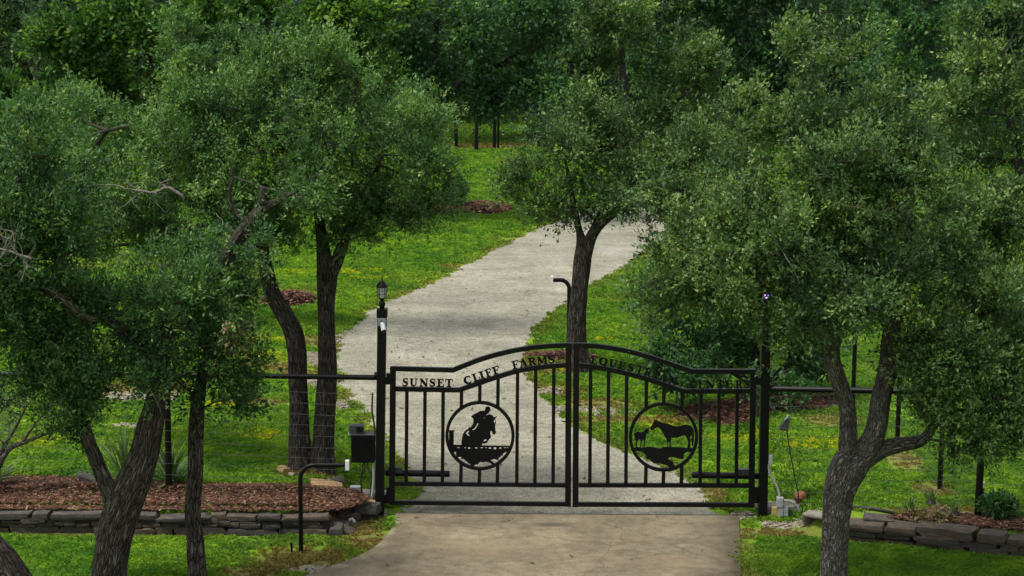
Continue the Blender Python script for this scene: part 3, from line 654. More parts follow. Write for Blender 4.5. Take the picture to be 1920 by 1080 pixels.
def make_tree(name, label, cat, group, trunks, lobes, Y, bark, leaf, density=26, twigs=8, per=16, twl=.30, ll=.055, lw=.025, seed=1, up=.5, hang=0.0,
              rmin=.0042, inner=.35, base=True, lobe_depth=.8, crown_base=None, extra=None, spread=.8, bstep=.28, clear=None, clump=12, dy=0.0, bare=0):
    rs = np.random.RandomState(seed)
    tm = []; nodes = []; plen = []; nrad = []
    b0 = None
    for ti, tk in enumerate(trunks):
        pts = []
        for e in tk:
            px, py, dpx = e[:3]; yy = (e[3] if len(e) > 3 else Y) + dy
            p = P(px, py, yy); pts.append((p.x, p.y, p.z, dpx * mpp(yy) * .465))
        if ti == 0 or (len(tk[0]) > 4 and tk[0][4] == 'base'):
            p = pts[0]; gz = Hs(p[0], p[1]); 
            if b0 is None: b0 = (p[0], p[1], gz)
            if p[2] > gz - .12:
                pts[0] = (p[0], p[1], gz - .12, p[3] * 1.1)
                if p[2] > gz + .3: pts.insert(1, p)
        A = catmull(pts, .06 if bark != 'far' else .4)
        A[:, 3] = np.maximum(A[:, 3], .006)
        tm.append(trunk_mesh(A[:, :3], A[:, 3], 36 if ti < 3 else 16, seed + ti))
        cum = np.concatenate([[0], np.cumsum(np.linalg.norm(np.diff(A[:, :3], axis=0), axis=1))])
        for i in range(len(A) - 1, -1, -3):
            if (ti == 0 or i > 6) and A[i, 2] > (crown_base if crown_base is not None else b0[2] + 1.3):
                nodes.append(A[i, :3]); plen.append(cum[i] * .25); nrad.append(A[i, 3])
        if not nodes: nodes.append(A[-1, :3]); plen.append(0); nrad.append(A[-1, 3])
    root = thing(name, b0, label, cat, group)
    C = []; O = []
    for lb in lobes:
        px, py, rx, ry = lb[:4]; yy = (lb[4] if len(lb) > 4 else Y) + dy; dm = lb[5] if len(lb) > 5 else 1.0
        c = P(px, py, yy); s_ = mpp(yy); ax, az = rx * s_, ry * s_; ay = (ax + az) / 2 * lobe_depth
        n = max(4, int(density * dm * math.pi * ax * az))
        k_ = max(2, int(n / clump)); uc = rs.normal(0, 1, (k_, 3)); uc /= np.linalg.norm(uc, axis=1, keepdims=True)
        rc = inner + (1.16 - inner) * rs.rand(k_) ** .55; sc_ = uc * rc[:, None] * np.array([ax, ay, az])
        ii = rs.randint(k_, size=n); pad = min(.42, .42 * min(ax, az))
        q = sc_[ii] + rs.normal(0, 1, (n, 3)) * np.array([pad, pad, pad * .55]) * .56
        far_ = rs.rand(n) < .27; u0 = rs.normal(0, 1, (n, 3)); u0 /= np.linalg.norm(u0, axis=1, keepdims=True)
        q[far_] = (u0 * (inner + (1 - inner) * rs.rand(n, 1) ** .5) * np.array([ax, ay, az]))[far_]
        u = q / np.array([ax, ay, az]); u /= np.linalg.norm(u, axis=1, keepdims=True) + 1e-6
        q = q + np.array(c)
        gz = H(q[:, 0], q[:, 1]) + .25
        k = q[:, 2] > gz
        C.append(q[k]); O.append(u[k])
    C = np.concatenate(C); O = np.concatenate(O)
    pos, par, cnt = grow(nodes, plen, C, rs, step=bstep)
    m_ = par >= 0; ch = np.where(m_)[0]; nr = np.zeros(len(pos)); nr[:len(nrad)] = nrad
    r = rmin * np.maximum(cnt, 1) ** .42
    rp_ = np.where(par[ch] < len(nrad), np.minimum(np.maximum(r[ch] * 1.1, 0), nr[np.clip(par[ch], 0, len(nr) - 1)] * .7 + .002), r[par[ch]]); rc_ = np.minimum(r[ch], rp_)
    link('trunk', join_trunks('trunk', tm), M[bark], root)
    link('branches', edge_tubes('branches', pos[par[ch]], pos[ch], rp_, rc_), M['branch'], root, kind='stuff')
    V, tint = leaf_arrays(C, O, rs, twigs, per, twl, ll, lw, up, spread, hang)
    if clear:          # an opening in the leaves: (point, direction, radius)
        for c0, cd, cr, lk in clear:
            q = V[::4] - np.array(c0); tt = q @ np.array(cd); dd = np.linalg.norm(q - tt[:, None] * np.array(cd), axis=1)
            keep = np.repeat((dd > cr) | (rs.rand(len(dd)) < lk), 4); V = V[keep]; tint = tint[keep]
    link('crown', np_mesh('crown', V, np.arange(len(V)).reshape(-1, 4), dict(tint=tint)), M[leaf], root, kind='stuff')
    if bare:
        tb = MB()
        for i in rs.choice(len(C), bare, replace=False):
            d = O[i] * .6 + rs.normal(0, .5, 3); d /= np.linalg.norm(d); q = [C[i] - d * .1]; L = .25 + .35 * rs.rand()
            for k in range(5): d = d + rs.normal(0, .22, 3); d /= np.linalg.norm(d); q.append(q[-1] + d * L / 5)
            tb.tube([Vector(v) for v in q], [.0055, .005, .0042, .0035, .0028, .002], 4)
        tb.build('bare_twigs', M['dead'], root, kind='stuff')
    if extra: extra(root, rs)
    make_tree.leaves += len(V) // 4
    return root
make_tree.leaves = 0
def dead_branch(root, polys, Y, mat='dead', name='dead_branch', twig=6, seed=3):
    rs = np.random.RandomState(seed); mb = MB()
    for pl in polys:
        A = catmull([(*P(e[0], e[1], e[3] if len(e) > 3 else Y), e[2] * mpp(Y) * .32) for e in pl], .05)
        A[1:-1, :3] += rs.normal(0, .006, A[1:-1, :3].shape)
        mb.tube([Vector(a[:3]) for a in A], [max(.0022, a[3]) for a in A], 6)
        for _ in range(twig):
            i = rs.randint(len(A) // 4, len(A)); p = A[i, :3]; d = rs.normal(0, 1, 3); d /= np.linalg.norm(d); L = .12 + .25 * rs.rand()
            q = [p]
            for k in range(4): d = d + rs.normal(0, .35, 3); d /= np.linalg.norm(d); q.append(q[-1] + d * L / 4)
            mb.tube([Vector(v) for v in q], [max(.0022, A[i, 3] * .5) * (1 - .17 * k) for k in range(5)], 4)
    mb.build(name, M[mat], root, label='bare dead grey branch', smooth=True, kind='stuff')

# --- front left forked live oak
def ex1(root, rs):
    dead_branch(root, [[(345, 372, 10), (318, 352, 9), (290, 360, 8), (262, 358, 7), (235, 352, 5), (205, 346, 4), (180, 348, 2)], [(318, 352, 8), (300, 342, 5), (322, 336, 3)], [(262, 360, 6), (240, 380, 4), (212, 398, 2)], [(262, 358, 4), (236, 342, 3), (243, 328, 2)]], 22.0)
    # withered leaf bunches
    C = np.array([tuple(P(px, py, 22.0 - 1.0 * rs.rand())) for px, py in [(425, 610), (440, 625), (455, 640), (432, 650), (462, 610)]])
    V, ti = leaf_arrays(C, np.tile(np.array([0, -1., 0]), (len(C), 1)), rs, 7, 9, .14, .05, .022, -.3, .8, .6)
    link('withered_leaves', np_mesh('withered_leaves', V, np.arange(len(V)).reshape(-1, 4), dict(tint=ti)), M['deadleaf'], root, kind='stuff')
make_tree('live_oak', 'large forked oak at lower left with two stems splitting above the stone wall', 'tree', None,
    [[(203, 1135, 86), (205, 1080, 76), (212, 1030, 72), (222, 985, 74), (236, 945, 72), (256, 895, 64), (272, 850, 56), (284, 795, 49), (294, 745, 42), (298, 690, 36), (312, 620, 30), (350, 560, 27), (395, 515, 27, 21.8), (432, 470, 26, 22), (462, 425, 27, 22), (488, 395, 22, 22.1), (512, 382, 15, 22.2), (545, 365, 10, 22.4), (580, 340, 7, 22.5), (620, 310, 4, 22.6)],
     [(232, 985, 40), (210, 930, 36), (190, 885, 31), (170, 835, 28), (150, 785, 26), (122, 735, 20), (95, 690, 15), (70, 640, 9)],
     [(470, 418, 18, 22), (450, 408, 13, 22), (436, 390, 10, 22), (430, 365, 7, 22), (436, 330, 5, 22), (430, 300, 3, 22)],
     [(480, 400, 18, 22.1), (492, 375, 12, 22.1), (490, 350, 8, 22.2)],
     [(300, 690, 26), (250, 640, 20), (190, 590, 20), (120, 560, 16), (80, 530, 12)]],
    [(90, 650, 130, 85), (190, 610, 150, 75), (320, 590, 120, 80), (330, 660, 90, 60), (60, 740, 90, 45), (170, 735, 80, 55), (130, 790, 50, 40), (240, 690, 80, 50), (400, 530, 80, 60, 22), (300, 520, 90, 60, 22), (420, 470, 60, 60, 22.4), (30, 580, 80, 70), (455, 432, 36, 22, 21.6, .6), (560, 350, 30, 20, 22, .5)],
    21.6, 'bark_brown', 'oak_blue', density=44, ll=.054, lw=.023, per=19, seed=2, crown_base=1.2, extra=ex1, bare=40)
# --- slim trunk
make_tree('live_oak', 'slim straight trunked oak right of the forked oak, its leaves hanging beside the fence rail', 'tree', None,
    [[(374, 1130, 38), (369, 1070, 37), (366, 1010, 35), (361, 960, 33), (366, 890, 33), (368, 820, 31), (371, 760, 27), (380, 700, 20), (395, 640, 14), (410, 590, 9)]],
    [(405, 690, 75, 85), (380, 600, 95, 75), (435, 640, 45, 75), (340, 730, 60, 45), (425, 745, 55, 35), (462, 695, 24, 45, 22.3, .6)],
    22.3, 'bark_brown', 'oak_blue', density=46, ll=.062, lw=.027, seed=5, crown_base=1.9, hang=.25)
# --- bottom left leaning trunk
make_tree('live_oak', 'leaning thick trunked oak cut by the lower left edge', 'tree', None,
    [[(55, 1160, 88), (26, 1098, 74), (-4, 1050, 68), (-42, 1003, 62), (-75, 920, 58), (-95, 820, 52), (-90, 700, 46), (-60, 580, 38), (-20, 480, 28), (20, 400, 18), (40, 320, 10)], [(-60, 580, 24), (20, 540, 22), (90, 545, 20), (150, 590, 15), (180, 600, 9)]],
    [(10, 480, 100, 110), (-30, 350, 110, 110), (70, 350, 90, 100), (30, 590, 60, 60), (-80, 480, 100, 160), (110, 440, 60, 60), (40, 260, 80, 60), (120, 540, 70, 40, 21.4), (20, 540, 90, 60, 21.5)],
    21.0, 'bark_brown', 'oak_blue', density=48, seed=8, crown_base=1.8,
    extra=lambda root, rs: dead_branch(root, [[(60, 485, 9), (35, 478, 7), (5, 468, 6), (-20, 460, 4)], [(35, 478, 5), (18, 455, 4), (28, 435, 3), (10, 430, 2)], [(45, 482, 6), (45, 510, 4), (38, 530, 3)], [(10, 470, 4), (-5, 490, 3), (-15, 510, 2)], [(20, 450, 3), (0, 440, 3), (-10, 420, 2)]], 20.0, twig=9, seed=6))
# --- twin trunk oak behind the fence
make_tree('live_oak', 'big oak on twin ridged trunks left of the driveway behind the fence', 'tree', None,
    [[(566, 905, 70), (566, 882, 56), (561, 830, 44), (560, 765, 39), (558, 705, 37), (557, 660, 37), (548, 618, 36), (529, 582, 34), (511, 550, 31), (500, 505, 28), (490, 450, 24), (470, 380, 18), (440, 300, 12), (420, 220, 7)],
     [(603, 905, 70, 28.2, 'base'), (604, 882, 56), (606, 830, 43), (610, 760, 38), (614, 690, 37), (612, 620, 35), (611, 565, 36), (613, 515, 40), (607, 475, 27), (600, 425, 20), (590, 360, 14), (580, 280, 8)],
     [(618, 525, 26), (634, 485, 25), (648, 445, 20), (665, 405, 15), (690, 350, 10), (720, 290, 6)]],
    [(420, 170, 140, 95), (300, 260, 130, 110, 27.6), (560, 200, 130, 110, 27.6), (470, 330, 150, 85, 27.2), (620, 150, 75, 70), (520, 80, 70, 50), (370, 90, 80, 60), (690, 250, 90, 90, 27.8), (775, 225, 60, 55), (720, 345, 95, 65, 27.8), (650, 395, 95, 50), (220, 370, 100, 90, 28), (790, 330, 55, 60), (560, 415, 90, 45), (250, 440, 80, 50), (350, 420, 110, 60), (830, 365, 24, 26, 28, .8), (740, 410, 50, 32, 28, .6), (480, 440, 50, 40, 28, .8), (150, 280, 80, 80, 28.5), (410, 250, 120, 90, 26.8), (600, 300, 90, 70, 26.6), (620, 455, 40, 24, 28, .6), (180, 430, 110, 60, 29), (90, 330, 100, 100, 29.3), (300, 460, 90, 45, 29), (120, 230, 90, 70, 29.3), (380, 480, 90, 35, 28.8, .8), (330, 330, 110, 90, 27.2), (500, 300, 110, 90, 27), (700, 200, 70, 60, 28.5), (700, 415, 75, 24), (780, 385, 50, 30), (760, 300, 80, 70, 27.4), (640, 440, 60, 22, 27.8, .8), (690, 310, 70, 60, 28.4), (620, 365, 80, 45, 28.4), (520, 400, 80, 50, 28.4)],
    28.2, 'bark_brown', 'oak', density=36, ll=.052, lw=.024, per=20, twl=.28, seed=12, crown_base=2.2, up=.6, dy=-1.7, bare=70)
# --- centre oak behind the gate
make_tree('live_oak', 'single trunked oak standing directly behind the middle of the gate', 'tree', None,
    [[(1086, 688, 52), (1083, 670, 44), (1081, 640, 38), (1082, 590, 37), (1087, 540, 35), (1092, 495, 36), (1094, 470, 32), (1088, 440, 15), (1080, 405, 13), (1072, 360, 10), (1060, 300, 6)],
     [(1098, 478, 28), (1110, 442, 22), (1130, 416, 19), (1158, 396, 16), (1185, 388, 12), (1220, 370, 8)], [(1100, 455, 14), (1125, 400, 11), (1150, 340, 8), (1170, 280, 5)]],
    [(1060, 290, 95, 55), (1150, 290, 95, 65), (1250, 330, 85, 60), (1010, 325, 50, 38), (1080, 365, 80, 34), (1190, 365, 85, 40), (1010, 385, 40, 22, 35, .6), (1300, 400, 55, 50), (1330, 300, 70, 50), (1290, 250, 60, 40), (1260, 408, 40, 28), (1100, 235, 80, 40), (1190, 235, 70, 45), (1035, 415, 45, 14, 35, .5), (1190, 418, 26, 10, 35, .5), (985, 345, 45, 30), (1035, 388, 60, 20), (1275, 415, 50, 34), (1300, 345, 60, 60), (1130, 330, 110, 60, 34.4)],
    35.0, 'bark_brown', 'oak_olive', density=24, twigs=8, per=14, bare=30, clump=11, ll=.075, lw=.036, twl=.36, seed=17, crown_base=2.4)
# --- right front oak
make_tree('live_oak', 'large grey barked oak at right in front of the fence, trunk splitting into low limbs', 'tree', None,
    [[(1562, 1140, 66), (1564, 1080, 57), (1567, 1010, 54), (1570, 950, 55), (1580, 905, 64), (1597, 870, 72), (1622, 848, 52), (1642, 810, 42), (1652, 750, 40), (1665, 690, 38), (1670, 630, 34), (1680, 570, 26), (1680, 500, 18), (1670, 420, 11), (1660, 330, 6)],
     [(1588, 890, 44), (1590, 855, 42), (1590, 805, 34), (1588, 765, 32), (1576, 725, 31), (1562, 685, 30), (1562, 645, 26), (1570, 600, 20), (1560, 520, 14), (1530, 420, 9), (1510, 300, 6)],
     [(1610, 872, 40), (1650, 845, 34), (1690, 834, 28), (1726, 827, 24), (1742, 812, 19), (1765, 780, 14), (1800, 740, 8)],
     [(1672, 620, 24), (1620, 560, 18), (1540, 520, 14), (1450, 500, 10), (1350, 490, 6)]],
    [(1500, 390, 150, 120), (1360, 460, 110, 100), (1650, 410, 140, 120), (1290, 515, 62, 60), (1420, 530, 100, 75), (1560, 535, 110, 90), (1700, 565, 110, 95), (1830, 610, 100, 95), (1570, 200, 110, 95), (1520, 105, 55, 55), (1590, 95, 40, 40, 22.3, .7), (1430, 280, 90, 85), (1680, 240, 100, 85), (1275, 440, 45, 42), (1800, 720, 90, 60), (1880, 720, 70, 70), (1450, 590, 60, 30, 21.6, .8), (1235, 575, 36, 36), (1520, 610, 60, 40, 21.2), (1760, 660, 90, 60), (1600, 340, 110, 90, 21.3), (1400, 400, 90, 80, 21.3), (1480, 470, 110, 85, 21.2), (1640, 500, 100, 80, 21.2), (1208, 545, 20, 14, 21.8, .6), (1240, 480, 20, 22, 22, .6), (1850, 800, 55, 36, 22, .7), (1438, 650, 8, 12, 21.6, .6), (1765, 330, 60, 60), (1850, 670, 80, 70, 22.6), (1780, 610, 90, 60, 22.8), (1560, 430, 140, 110, 22.6), (1700, 480, 110, 90, 23), (1880, 560, 60, 70, 22.8), (1340, 555, 80, 45, 22.6), (1300, 340, 70, 60, 22.8), (1785, 735, 55, 50, 21.7), (1920, 640, 60, 120, 22.3), (1765, 765, 70, 45, 21.8, 1.3), (1850, 790, 75, 50, 21.9, 1.2), (1905, 795, 45, 60, 22.2, 1.2), (1752, 715, 38, 45, 21.6), (1790, 690, 80, 60, 21.8, 1.2), (1775, 840, 26, 20, 21.8, .8), (1890, 850, 30, 26, 22, .8), (1765, 640, 55, 50, 21.6), (1215, 625, 14, 12, 21.9, .8)],
    22.2, 'bark_grey', 'oak_olive', density=52, ll=.052, lw=.026, twl=.24, seed=23, crown_base=1.6, inner=.4, clear=[(P(1436, py, 25.2), ray(1436, py).normalized(), r_, lk) for py, r_, lk in ((563, .085, .12), (600, .06, .3), (622, .06, .35), (645, .07, .15), (668, .08, .0))], bare=70)
# --- right edge oak
make_tree('live_oak', 'oak leaning in from the right edge, its top above the grey barked oak', 'tree', None,
    [[(2040, 1100, 70, 24.5), (2030, 1000, 60, 24.5), (2010, 850, 55, 24.5), (1990, 700, 45, 24.5), (1960, 500, 34, 24.5), (1920, 350, 22, 24.5), (1890, 200, 12, 24.5), (1880, 100, 6, 24.5)]],
    [(1860, 230, 90, 110, 24.5), (1880, 70, 55, 70, 24.5), (1900, 360, 90, 100, 24.5), (1800, 350, 70, 80, 24.5), (1920, 520, 80, 90, 24.5), (1990, 250, 100, 150, 24.5), (1830, 120, 40, 40, 24.5, .7), (1960, 650, 60, 80, 24.5), (1860, 450, 90, 90, 24.0), (1800, 430, 70, 80, 24.0), (1900, 560, 70, 80, 24.2), (1780, 230, 50, 60, 24.5, .7)],
    24.5, 'bark_grey', 'oak_olive', density=42, ll=.056, lw=.028, twl=.26, seed=29, crown_base=2.5)
# --- low dark tree behind the gate at right
make_tree('broadleaf_tree', 'low dark broad leaved tree over the mulch right behind the gate', 'tree', None,
    [[(1420, 765, 34), (1425, 735, 24), (1420, 690, 18), (1410, 620, 12), (1400, 540, 8)], [(1425, 735, 16), (1470, 690, 12), (1510, 650, 8)], [(1420, 725, 16), (1360, 690, 12), (1290, 660, 8)]],
    [(1330, 665, 110, 50), (1450, 655, 100, 60), (1275, 648, 40, 30), (1520, 680, 60, 40), (1400, 560, 140, 90), (1370, 715, 90, 16, 31, .8), (1480, 720, 50, 16, 31, .7), (1300, 700, 50, 20, 31, .8)],
    32.0, 'bark_brown', 'dark', density=26, twigs=9, per=12, ll=.10, lw=.045, twl=.32, seed=31, crown_base=.8, hang=.2)
# --- silvery shrub at left edge
make_tree('sage_shrub', 'silvery grey sage shrub with thin bare stems at the left edge', 'shrub', None,
    [[(-30, 925, 14, 25.0), (10, 850, 11, 25.0), (50, 828, 8, 25.0), (90, 812, 6, 25.0), (130, 800, 4, 25.0)], [(-30, 900, 12, 25.0), (0, 850, 9, 25.0), (30, 800, 6, 25.0), (50, 760, 4, 25.0)], [(40, 832, 7, 25), (70, 790, 5, 25), (95, 760, 3, 25)]],
    [(10, 770, 60, 40, 25.0), (60, 760, 60, 30, 25.0), (20, 840, 50, 30, 25.0, .6), (120, 780, 40, 22, 25.0, .7), (-40, 800, 60, 60, 25.0)],
    25.0, 'bark_grey', 'sage', density=26, twigs=7, per=8, ll=.03, lw=.016, twl=.2, seed=37, crown_base=.4)
# --- behind
make_tree('post_oak', 'bright green lobed leaved tree rising behind the twin trunk oak at upper left', 'tree', None,
    [[(330, 640, 60), (325, 560, 46), (320, 440, 40), (310, 300, 32), (290, 180, 22), (270, 60, 12), (260, -40, 8)], [(312, 320, 22), (400, 200, 18), (470, 90, 12), (520, 0, 8)], [(300, 240, 18), (200, 180, 14), (130, 140, 8)]],
    [(230, 120, 150, 90), (130, 200, 90, 80), (430, 60, 130, 70), (620, 70, 110, 80), (300, 20, 130, 70), (90, 120, 60, 50), (160, 40, 90, 60), (540, 0, 110, 60), (350, 180, 110, 80), (80, 290, 70, 80), (700, 110, 70, 60), (220, 300, 90, 80), (720, 20, 70, 50), (60, 210, 70, 60), (640, 150, 70, 60)],
    39.0, 'bark_brown', 'bright', density=13, twigs=9, per=12, ll=.12, lw=.07, twl=.36, seed=41, crown_base=2.5, bstep=.4)
def ex10(root, rs):
    dead_branch(root, [[(830, 95, 5), (860, 110, 4), (885, 135, 4), (905, 170, 3), (912, 215, 2)], [(870, 120, 4), (915, 125, 3.5), (950, 150, 3), (965, 185, 2)], [(915, 125, 3.5), (970, 128, 3), (1020, 140, 2)], [(900, 140, 3), (925, 165, 3), (940, 200, 2)], [(790, 30, 4), (815, 70, 3), (812, 90, 2)]], 54.5, name='bare_branch', twig=3, seed=9)
make_tree('elm_tree', 'dark spreading tree with drooping bare twigs over the far lawn', 'tree', None,
    [[(795, 398, 34), (792, 370, 26), (790, 300, 24), (800, 220, 20), (810, 130, 15), (820, 30, 9)], [(800, 210, 14), (870, 150, 11), (950, 110, 8), (1010, 90, 5)], [(795, 230, 12), (740, 160, 9), (690, 110, 6)]],
    [(860, 60, 150, 70), (760, 110, 100, 70), (950, 120, 100, 65), (900, 150, 80, 38), (1010, 70, 60, 60), (780, 175, 70, 50), (720, 40, 100, 60), (860, -30, 180, 60), (985, 175, 45, 32), (1000, 170, 40, 34), (690, 150, 60, 60), (1040, 120, 40, 50)],
    58.0, 'bark_brown', 'dark', density=6.5, twigs=9, per=12, ll=.15, lw=.085, twl=.5, seed=43, crown_base=2.6, hang=.35, bstep=.5)
make_tree('live_oak', 'grey green oak behind the centre oak, right of the dark spreading tree', 'tree', None,
    [[(1180, 372, 30), (1180, 340, 24), (1175, 260, 22), (1170, 180, 16), (1165, 80, 9)], [(1176, 250, 14), (1240, 200, 10), (1300, 170, 6)], [(1174, 230, 12), (1120, 190, 9), (1080, 160, 5)]],
    [(1170, 80, 120, 70), (1110, 180, 80, 55), (1270, 170, 95, 60), (1200, 0, 120, 60), (1360, 225, 70, 60), (1330, 120, 70, 60), (1230, 240, 90, 40), (1400, 300, 60, 60), (1090, 60, 60, 60), (1060, 150, 40, 50), (1290, 290, 80, 40), (1150, 215, 120, 40)],
    62.0, 'bark_grey', 'oak_olive', density=5.5, twigs=9, per=13, ll=.14, lw=.07, twl=.5, seed=47, crown_base=2.6, bstep=.5)
make_tree('broadleaf_tree', 'dark green rounded tree above the gap between the two right oaks', 'tree', None,
    [[(1700, 400, 30), (1700, 330, 26), (1700, 250, 20), (1700, 160, 12), (1700, 60, 7)]],
    [(1700, 100, 90, 60), (1650, 170, 80, 60), (1760, 150, 80, 80), (1720, 20, 90, 60), (1800, 40, 60, 60), (1800, 230, 80, 70)],
    55.0, 'bark_brown', 'dark', density=6, twigs=9, per=13, ll=.14, lw=.08, twl=.5, seed=53, crown_base=3, bstep=.5)

# --- far wood: five built trees, copied with their parts
def far_template(seed, leaf, hgt, wid, shape):
    rs = np.random.RandomState(seed)
    root = thing('woodland_tree', (0, 0, 0), 'x', 'tree', 'trees of the far wood')
    n = 190; C = []; O = []
    for _ in range(9):
        a = rs.rand() * 6.283; zz = hgt * (.2 + .68 * rs.rand()); rr = wid * .5 * (1 - shape * max(0, zz / hgt - .35)) * (.3 + .6 * rs.rand())
        c = np.array([rr * math.cos(a), rr * math.sin(a), zz]); k = n // 9
        u = rs.normal(0, 1, (k, 3)); u /= np.linalg.norm(u, axis=1, keepdims=True)
        C.append(c + u * (.4 + .6 * rs.rand(k, 1)) * np.array([wid * .25, wid * .25, hgt * .16])); O.append(u)
    C = np.concatenate(C); O = np.concatenate(O)
    A = catmull([(0, 0, -.3, .26), (.1, 0, hgt * .2, .2), (-.05, .1, hgt * .5, .13), (0, 0, hgt * .85, .05)], .5)
    pos, par, cnt = grow([a[:3] for a in A[3:]], [i * .1 for i in range(len(A) - 3)], C, rs, step=.8)
    ch = np.where(par >= 0)[0]; r = .012 * np.maximum(cnt, 1) ** .45
    link('trunk', join_trunks('trunk', [trunk_mesh(A[:, :3], A[:, 3], 10, seed)]), M['bark_grey'], root)
    link('branches', edge_tubes('branches', pos[par[ch]], pos[ch], np.minimum(r[par[ch]], .1), r[ch], 4), M['dead'] if seed % 2 else M['branch'], root, kind='stuff')
    V, ti = leaf_arrays(C, O, rs, 10, 13, .7, .17, .095, .4, .8)
    link('crown', np_mesh('crown', V, np.arange(len(V)).reshape(-1, 4), dict(tint=ti)), M[leaf], root, kind='stuff')
    return root
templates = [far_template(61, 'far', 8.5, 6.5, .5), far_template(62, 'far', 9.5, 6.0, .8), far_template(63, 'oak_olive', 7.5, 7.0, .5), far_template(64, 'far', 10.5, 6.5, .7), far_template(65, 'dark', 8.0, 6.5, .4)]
KINDS = ['bluish green wood tree of medium height in the far wood', 'slender bluish green tree in the far wood', 'olive green spreading oak in the far wood', 'tall bluish green tree in the far wood', 'dark green round tree in the far wood']
rs = np.random.RandomState(77); used = [False] * 5
for (yy, sp, x0, x1) in [(88, 5.2, -30, 32), (97, 4.6, -32, 32), (108, 4.8, -36, 36), (124, 5.5, -40, 40), (145, 7, -46, 46)]:
    x = x0
    while x < x1:
        y = yy + rs.normal(0, 2.0); px = x / y * F + 960
        if yy < 105 and 780 < px < 1010: x += sp * .5; continue
        k = rs.choice(5, p=[.28, .24, .14, .22, .12]); src = templates[k]
        if not used[k]: r_ = src; used[k] = True
        else:
            r_ = src.copy(); COL.objects.link(r_)
            for chd in src.children:
                c = chd.copy(); COL.objects.link(c); c.parent = r_
        r_.location = (x + rs.normal(0, .6), y, Hs(x, y)); r_.rotation_euler = (0, 0, rs.rand() * 6.283); s_ = .85 + .4 * rs.rand(); r_.scale = (s_, s_, s_ * (.9 + .25 * rs.rand()))
        r_['label'] = KINDS[k]
        x += sp * (.75 + .5 * rs.rand())

rs = np.random.RandomState(78); n = 2600
x = (rs.rand(n) * 2 - 1) * 42; y = 87 + 50 * rs.rand(n) ** 1.3; hh = .3 + 1.3 * rs.rand(n) * vnoise(x, y, 3, 31); k = ~((x / y * F + 960 > 780) & (x / y * F + 960 < 1000) & (y < 104)); x, y, hh = x[k], y[k], hh[k]
C = np.stack([x, y, H(x, y) + hh], 1); u = np.tile(np.array([0, -.3, .9]), (len(C), 1))
V, ti = leaf_arrays(C, u, rs, 5, 7, .8, .26, .15, .4, .8)
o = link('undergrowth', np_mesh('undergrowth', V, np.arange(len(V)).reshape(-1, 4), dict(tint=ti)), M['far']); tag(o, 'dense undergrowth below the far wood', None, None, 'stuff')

# ------------------------------------------------------------------ stones of the retaining walls
def stone_mesh(seed):
    rs = np.random.RandomState(seed); bm = bmesh.new(); bmesh.ops.create_cube(bm, size=1.0)
    bmesh.ops.subdivide_edges(bm, edges=bm.edges[:], cuts=1, use_grid_fill=True)
    for v in bm.verts:
        c = v.co.copy(); k = sum(abs(q) > .4 for q in c)
        v.co = c * (1.0 if k < 2 else (.975 if k == 2 else .93)) + Vector(rs.normal(0, .040, 3))
    me = bpy.data.meshes.new('stone'); bm.to_mesh(me); bm.free()
    me.polygons.foreach_set('use_smooth', [True] * len(me.polygons)); me.set_sharp_from_angle(angle=R(38))
    return me
def stone_set(matname): 
    out = []
    for s_ in range(6):
        me = stone_mesh(s_); me.materials.append(M[matname]); out.append(me)
    return out
SD, ST, SL, SG = stone_set('stone_dark'), stone_set('stone_tan'), stone_set('limestone'), stone_set('stone_gold')
def stone(parent, c, d, rz, mset, rs, tilt=.03):
    o = bpy.data.objects.new('stone', mset[rs.randint(6)]); COL.objects.link(o); o.parent = parent
    o.matrix_parent_inverse = Matrix.Translation(parent.location).inverted()
    o.location = c; o.scale = d; o.rotation_euler = (rs.normal(0, tilt), rs.normal(0, tilt), rz)
    return o
rs = np.random.RandomState(91)
lw = thing('retaining_wall', G0(300, 1000), 'long dark dry stacked stone wall edging the mulch bed on the left', 'stone wall')
def course(parent, xa, xb, z0, hgt, lmin, lmax, yfun, dep, rz, msets, jy=.02, hj=.15):
    x = xa
    while x < xb:
        L = lmin + (lmax - lmin) * rs.rand() ** 1.3; L = min(L, xb - x + .05); h = hgt * (1 - hj + 2 * hj * rs.rand())
        stone(parent, (x + L / 2, yfun(x + L / 2) + dep / 2 + rs.normal(0, jy), z0 + h / 2), (L * .97, dep, h * 1.0), rz + rs.normal(0, .03), msets[rs.randint(len(msets))], rs, .045); x += L
fl = lambda x: WL_Y - .18
course(lw, -7.2, -2.15, -.03, .13, .2, .75, fl, .32, 0, [SD, SD, ST], .03, .25)
course(lw, -7.2, -2.4, .095, .05, .10, .38, lambda x: fl(x) + .025, .28, 0, [SD, SD, ST], .02, .4)
course(lw, -7.2, -2.4, .14, .05, .08, .34, lambda x: fl(x) + .02, .28, 0, [SD, SD], .02, .4)
course(lw, -7.2, -2.3, 0.185, .07, .2, .8, lambda x: fl(x) - .01, .24, 0, [SD, SD, ST], .03, .28)
